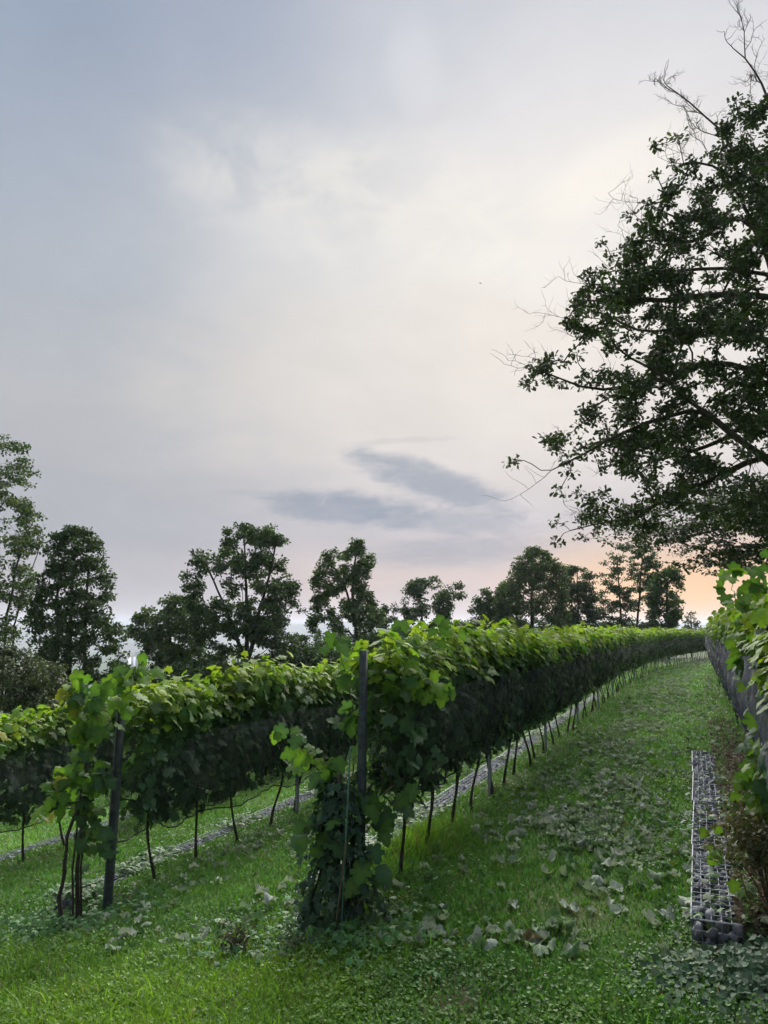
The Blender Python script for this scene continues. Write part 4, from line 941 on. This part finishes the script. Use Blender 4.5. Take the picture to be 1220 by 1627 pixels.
# ------------------------------------------------------------------ grass, ground cover, fallen leaves
def view_samples(n, d0, d1, pw, q, a0=-30, a1=29):
    v = q.random(n); D = (d0 ** (1 - pw) + v * (d1 ** (1 - pw) - d0 ** (1 - pw))) ** (1 / (1 - pw)); az = np.radians(q.uniform(a0, a1, n)) - YAW
    return np.sin(az) * D, np.cos(az) * D, D
def free(s, u, margin=0.):
    ok = np.ones(len(s), bool)
    for k in range(4):
        x0 = -.122 if k == 0 else ROWS[k] - .65
        ok &= ~((s > x0 - margin) & (s < x0 + GW + margin) & (u > GSTART[k] - margin) & (u < GSTART[k] + (6.94, 19.1, 13.9, 6.94)[k]))
    return ok | ((s < -1) & (rng.random(len(s)) < np.clip((fbm(s * .5, u * .8, 15) - .38) * 3, 0, .75)))
def build_grass():
    q = np.random.default_rng(44)
    x, y, D = view_samples(360000, 3.4, 45, 1.08, q); s = x - curve(y)
    soil = soil_amount(s, y); dens = fbm(s * 1.3, y * 1.3, 66)
    ok = free(s, y) & (q.random(len(s)) > soil * 1.05) & (q.random(len(s)) < .45 + dens) ; x, y, D, s, dens = x[ok], y[ok], D[ok], s[ok], dens[ok]; n = len(x)
    z = gz_s(s, y)
    rowd = np.min(np.abs(s[:, None] - np.array(ROWS)[None]), 1); long_ = np.exp(-(rowd / .3) ** 2)
    tuft = np.exp(-((s + 2.55) / .35) ** 2 - ((y - 7.0) / .7) ** 2)
    head = np.clip((6.0 - y) / 2, 0, 1) * np.clip((-1.2 - s) / 1.5, 0, 1)
    h = (.020 + .024 * q.random(n)) * (1 + .9 * long_ * dens + 3.0 * tuft + .6 * head + 1.8 * (q.random(n) < .03)) * (.7 + .7 * dens) * (1 + .02 * D)
    w = (.0022 + .0016 * q.random(n)) * (1 + D / 9)
    a = q.uniform(0, 6.283, n); lean = q.uniform(.2, 1.3, n) * h; la = q.uniform(0, 6.283, n)
    ca, sa = np.cos(a) * w, np.sin(a) * w; lx, ly = np.cos(la) * lean, np.sin(la) * lean
    V = np.zeros((n, 5, 3)); zb = z - .004
    V[:, 0] = np.stack([x - ca, y - sa, zb], 1); V[:, 1] = np.stack([x + ca, y + sa, zb], 1)
    V[:, 2] = np.stack([x - ca * .7 + lx * .35, y - sa * .7 + ly * .35, zb + h * .6], 1); V[:, 3] = np.stack([x + ca * .7 + lx * .35, y + sa * .7 + ly * .35, zb + h * .6], 1)
    V[:, 4] = np.stack([x + lx, y + ly, zb + h], 1)
    i = np.arange(n)[:, None] * 5; T = np.stack([i + [0, 1, 3], i + [0, 3, 2], i + [2, 3, 4]], 1).reshape(-1, 3)
    yw = np.clip(head * .9 + tuft * .6 + (fbm(s * .8, y * .8, 71) - .5) * 1.1, 0, 1)[:, None]
    c = np.array([.080, .205, .045]) * (1 - yw) + np.array([.18, .32, .034]) * yw
    dry = (q.random(n) < .07)[:, None]; c = np.where(dry, np.array([.16, .15, .075]), c) * q.uniform(.65, 1.3, (n, 1))
    o = link('grass', mesh('grass', V.reshape(-1, 3), T, M['grass'], np.repeat(c, 5, 0))); tag(o, 'short green grass covering the ground between the vine rows', 'grass', None, 'stuff')
    # clover and other low round leaves
    x, y, D = view_samples(230000, 3.4, 20, 1.15, q); s = x - curve(y)
    d = fbm(s * 1.1, y * 1.1, 81); near = np.clip((5.6 - y) / 1.2, 0, 1) * np.clip((s + 2.2) / 1.0, 0, 1)
    rowd = np.min(np.abs(s[:, None] - np.array(ROWS)[None]), 1)
    ok = free(s, y) & (q.random(len(s)) < np.clip((d - .44) * 4, 0, 1) + .5 * near * (d > .40) + .28 * np.clip((5.9 - y) / 1.5, 0, 1) + .35 * np.exp(-(rowd / .45) ** 2)) & (q.random(len(s)) > soil_amount(s, y)); x, y, s, D, d = x[ok], y[ok], s[ok], D[ok], d[ok]; n = len(x)
    z = gz_s(s, y) + q.uniform(.01, .05, n)
    f = np.clip((fbm(s * 2, y * 2, 83) - .3) * 1.6 + .6 * np.clip((5.6 - y) / 1.5, 0, 1) * np.clip((-1.5 - s) / 1.5, 0, 1), 0, 1)[:, None]; c = (np.array([.085, .205, .052]) * (1 - f) + np.array([.17, .32, .045]) * f) * q.uniform(.6, 1.35, (n, 1))
    mb = scatter(ROUND, np.stack([x, y, z], 1), rdir(n) * .65 + [0, 0, 1], rdir(n), q.uniform(.010, .024, n) * (1 + D / 30), c)
    o = link('clover', mb.mesh('clover', M['grass'])); tag(o, 'low clover and round leafy ground cover mixed into the grass', 'ground cover', None, 'stuff')
    # bluish ground ivy in front of the open basket
    n = 2600; s = q.normal(.30, .36, n); u = q.normal(4.85, .24, n); ok = (u < 5.24) & (s > -.5) & (s < 1.4); s, u = s[ok], u[ok]; n = len(s)
    hh = .10 * np.exp(-((s - .3) / .5) ** 2 - ((u - 4.95) / .3) ** 2) * q.random(n) * 1.4 + .02
    c = np.where((q.random(n) < .25)[:, None], np.array([.14, .20, .13]), np.array([.07, .14, .075])) * q.uniform(.65, 1.3, (n, 1))
    mb = scatter(ROUND, np.stack([s, u, gz_s(s, u) + hh], 1), rdir(n) * .6 + [-.1, -.4, 1], rdir(n) - [0, .5, 0], q.uniform(.02, .05, n), c)
    o = link('ground_ivy', mb.mesh('ground_ivy', M['ivy'], True)); tag(o, 'blue-green round-leaved ground ivy before the open stone basket', 'ground cover', None, 'stuff')
    # creeping plants round the foot of the row-end posts
    n = 1500; w_ = q.random(n) < .55; s = np.where(w_, q.normal(-2.5, .42, n), q.normal(-5.5, .45, n)); u = np.where(w_, q.normal(5.0, .28, n), q.normal(5.75, .3, n))
    c = jit(np.array([.06, .15, .045]), n, .35); mb = scatter(IVY, np.stack([s, u, gz_s(s, u) + q.uniform(.01, .09, n)], 1), rdir(n) * .5 + [0, -.3, 1], rdir(n) - [0, .4, 0], q.uniform(.03, .07, n), c)
    n = 11000; kk = q.choice(3, n, p=[.02, .54, .44]); u = np.array(GSTART)[kk] + q.random(n) ** 1.3 * np.array([6.9, 19, 14])[kk]; s = np.array([-.122, ROWS[1] - .65, ROWS[2] - .65])[kk] + q.uniform(-.08, GW + .1, n)
    ok = fbm(s * 1.2, u * 1.5, 17) > np.where(kk == 0, .3, .56); s, u, kk = s[ok], u[ok], kk[ok]; n = len(s); top = np.array([.25, -.02, -.60])[kk]
    c = np.where((q.random(n) < .3)[:, None], np.array([.20, .25, .17]), np.array([.065, .15, .05])) * q.uniform(.65, 1.3, (n, 1))
    scatter(IVY, np.stack([s + curve(u), u, top + q.uniform(0, .05, n)], 1), rdir(n) * .5 + [0, 0, 1], rdir(n), q.uniform(.03, .08, n), c, mb)
    o = link('creeper', mb.mesh('creeper', M['ivy'], True)); tag(o, 'low creeper spreading round the end posts and over the stone baskets', 'ground cover', None, 'stuff')
    # brown mulch crumbs under the row beside the path
    n = 9000; s = q.normal(.42, .17, n); u = 5.3 + q.random(n) ** 1.6 * 11; s = np.clip(s, .17, .95); x = s + curve(u)
    c = np.array([(.16, .12, .085), (.11, .08, .06), (.24, .22, .17), (.10, .13, .07)])[q.choice(4, n, p=[.4, .3, .15, .15])] * q.uniform(.7, 1.3, (n, 1))
    mb = scatter(OVAL, np.stack([x, u, gz_s(s, u) + .008], 1), rdir(n) * .7 + [0, 0, 1], rdir(n), q.uniform(.03, .07, n), c); o = link('mulch', mb.mesh('mulch', M['fallen'])); tag(o, 'brown mulch of dry leaf crumbs under the netted row', 'mulch', None, 'stuff')
build_grass()
def build_weeds():
    q = np.random.default_rng(55)
    def weed(name, label, s, u, h, w, n, cols, sz, seed, cat='weed', dry=False):
        q = np.random.default_rng(seed); root = empty(name, W(s, u)); tag(root, label, cat); b = MB(); tips = []
        for k in range(16):
            a = q.uniform(0, 6.3); r_ = q.uniform(.3, 1) * w; e = np.array([r_ * math.cos(a), r_ * math.sin(a), h * q.uniform(.5, 1)]); p = [np.zeros(3) + [0, 0, -.03], e * [.35, .35, .6], e]; b.tube(p, [.005, .004, .002], 4); tips += [np.array(p[1]) * (1 - t) + e * t for t in np.linspace(0, 1, 6)]
        o = link('stems', b.mesh('stems', M['cane'], True, False), root); o['kind'] = 'stuff'
        tips = np.array(tips); c = tips[q.integers(0, len(tips), n)] + q.normal(0, .05, (n, 3)) * [1, 1, .8]; c[:, 2] = np.maximum(c[:, 2], .01)
        cc = np.array(cols)[q.integers(0, len(cols), n)] * q.uniform(.6, 1.3, (n, 1)); mb = scatter(OVAL, c, rdir(n) + [0, 0, .5], rdir(n), q.uniform(.6, 1.3, n) * sz, cc)
        o = link('leaves', mb.mesh('leaves', M['ivy']), root); o['kind'] = 'stuff'
    br = [(.16, .135, .08), (.12, .13, .07), (.21, .19, .11), (.08, .12, .055)]
    weed('withered_weed', 'withered brown-green weed crowding the end of stone baskets', .34, 5.62, .60, .34, 1900, br, .040, 1)
    weed('withered_weed', 'brown twiggy weed under the big-leaved vine over mulch', .44, 6.9, .5, .24, 1900, br, .042, 2)
    weed('withered_weed', 'darker weed clump beside the ground ivy near the oak row', .95, 5.2, .5, .35, 1100, [(.04, .07, .035), (.07, .08, .045), (.10, .10, .05)], .05, 3)
    g = P(850 / 2.9, 1380 + 400 / 2.9, 6.2)
    weed('withered_weed', 'small dark withered weed standing alone in the clover', -3.05, 4.75, .17, .12, 260, [(.05, .06, .035), (.08, .08, .06)], .03, 4)
    weed('withered_weed', 'small pale withered weed beside the pale fallen leaf in clover', -2.55, 4.7, .12, .12, 200, [(.09, .13, .09), (.06, .08, .05)], .035, 5)
build_weeds()
def build_fallen():
    q = np.random.default_rng(66); CL = [curled_leaf(i) for i in range(10)]
    pal = [((.36, .41, .33), .34), ((.22, .29, .19), .32), ((.095, .18, .07), .25), ((.33, .37, .33), .07), ((.15, .13, .07), .02)]
    pc = np.array([c for c, _ in pal]); pp = np.array([w for _, w in pal])
    def spots(n, u0, u1, pw, bands):
        v = q.random(n * 6); u = (u0 ** (1 - pw) + v * (u1 ** (1 - pw) - u0 ** (1 - pw))) ** (1 / (1 - pw))
        b = q.choice(len(bands), n * 6, p=[x[2] for x in bands]); s = np.array([x[0] for x in bands])[b] + q.normal(0, 1, n * 6) * np.array([x[1] for x in bands])[b]
        cl = fbm(s * 2.0, u * 1.0, 92); ok = (q.random(n * 6) < np.clip((cl - .31) * 2.8, .05, 1)) & (free(s, u, -.05) | (q.random(n * 6) < .2)); return s[ok][:n], u[ok][:n]
    s, u = spots(1500, 4.9, 58, 1.2, [(-1.0, .50, .64), (-4.0, .75, .27), (.25, .14, .04), (-7.0, .7, .05)])
    x = s + curve(u); D = np.hypot(x, u); order = np.argsort(D); az = np.degrees(np.arctan2(x, u)) + 22.35
    vis = np.abs(az) < 28.5; order = [i for i in order if vis[i] and D[i] > 4.4]
    MES = []
    for V, T in CL:
        for c in pc: MES.append(mesh('fallen_leaf', V, T, M['fallen'], np.tile(c, (len(V), 1)), False))
    for cnt, i in enumerate(order[:280]):
        k = q.integers(10) * len(pc) + q.choice(len(pc), p=pp); onp = s[i] > -2.0
        o = link('fallen_leaf', MES[k], None, (x[i], u[i], float(gz_s(s[i], u[i])) + .022)); sz = q.uniform(.075, .15); o.scale = (sz, sz * q.uniform(.8, 1.1), sz * .8); o.rotation_euler = (q.normal(0, .3), q.normal(0, .3), q.uniform(0, 6.3))
        tag(o, 'curled pale grey-green vine leaf lying on the path grass between the two netted rows' if onp else 'curled pale vine leaf lying on the grass downhill of the ivy-clad post', 'leaf', 'fallen vine leaves on the path' if onp else 'fallen vine leaves downhill of the path')
    rest = np.array(order[280:])
    s2, u2 = spots(6000, 7.0, 60, .75, [(-1.0, .50, .70), (-4.0, .8, .26), (.3, .15, .04)]); sa = np.concatenate([s[rest], s2]); ua = np.concatenate([u[rest], u2]); n = len(sa)
    cols = pc[q.choice(len(pc), n, p=pp)] * q.uniform(.75, 1.2, (n, 1))
    mb = scatter(CL[:6], np.stack([sa + curve(ua), ua, gz_s(sa, ua) + .02], 1), rdir(n) * .3 + [0, 0, 1], rdir(n), q.uniform(.045, .105, n), cols)
    o = link('fallen_leaves', mb.mesh('fallen_leaves', M['fallen'])); tag(o, 'scatter of curled pale vine leaves along the path and between rows', 'leaves', None, 'stuff')
build_fallen()

# ------------------------------------------------------------------ valley haze
def build_haze():
    b = MB(); b.box(-8900, 8900, -2500, 8900, -64.5, 60)
    m, t, out = new_mat('valley_haze'); v = node(t, 'ShaderNodeVolumePrincipled', {'Color': (.78, .86, 1.0, 1), 'Density': .0002, 'Anisotropy': .2}); t.links.new(v.outputs[0], out.inputs['Volume'])
    o = link('haze', b.mesh('haze', m, False, False)); tag(o, 'pale blue haze filling the valley air', 'haze', None, 'stuff')
HAZE = True
if HAZE: build_haze()
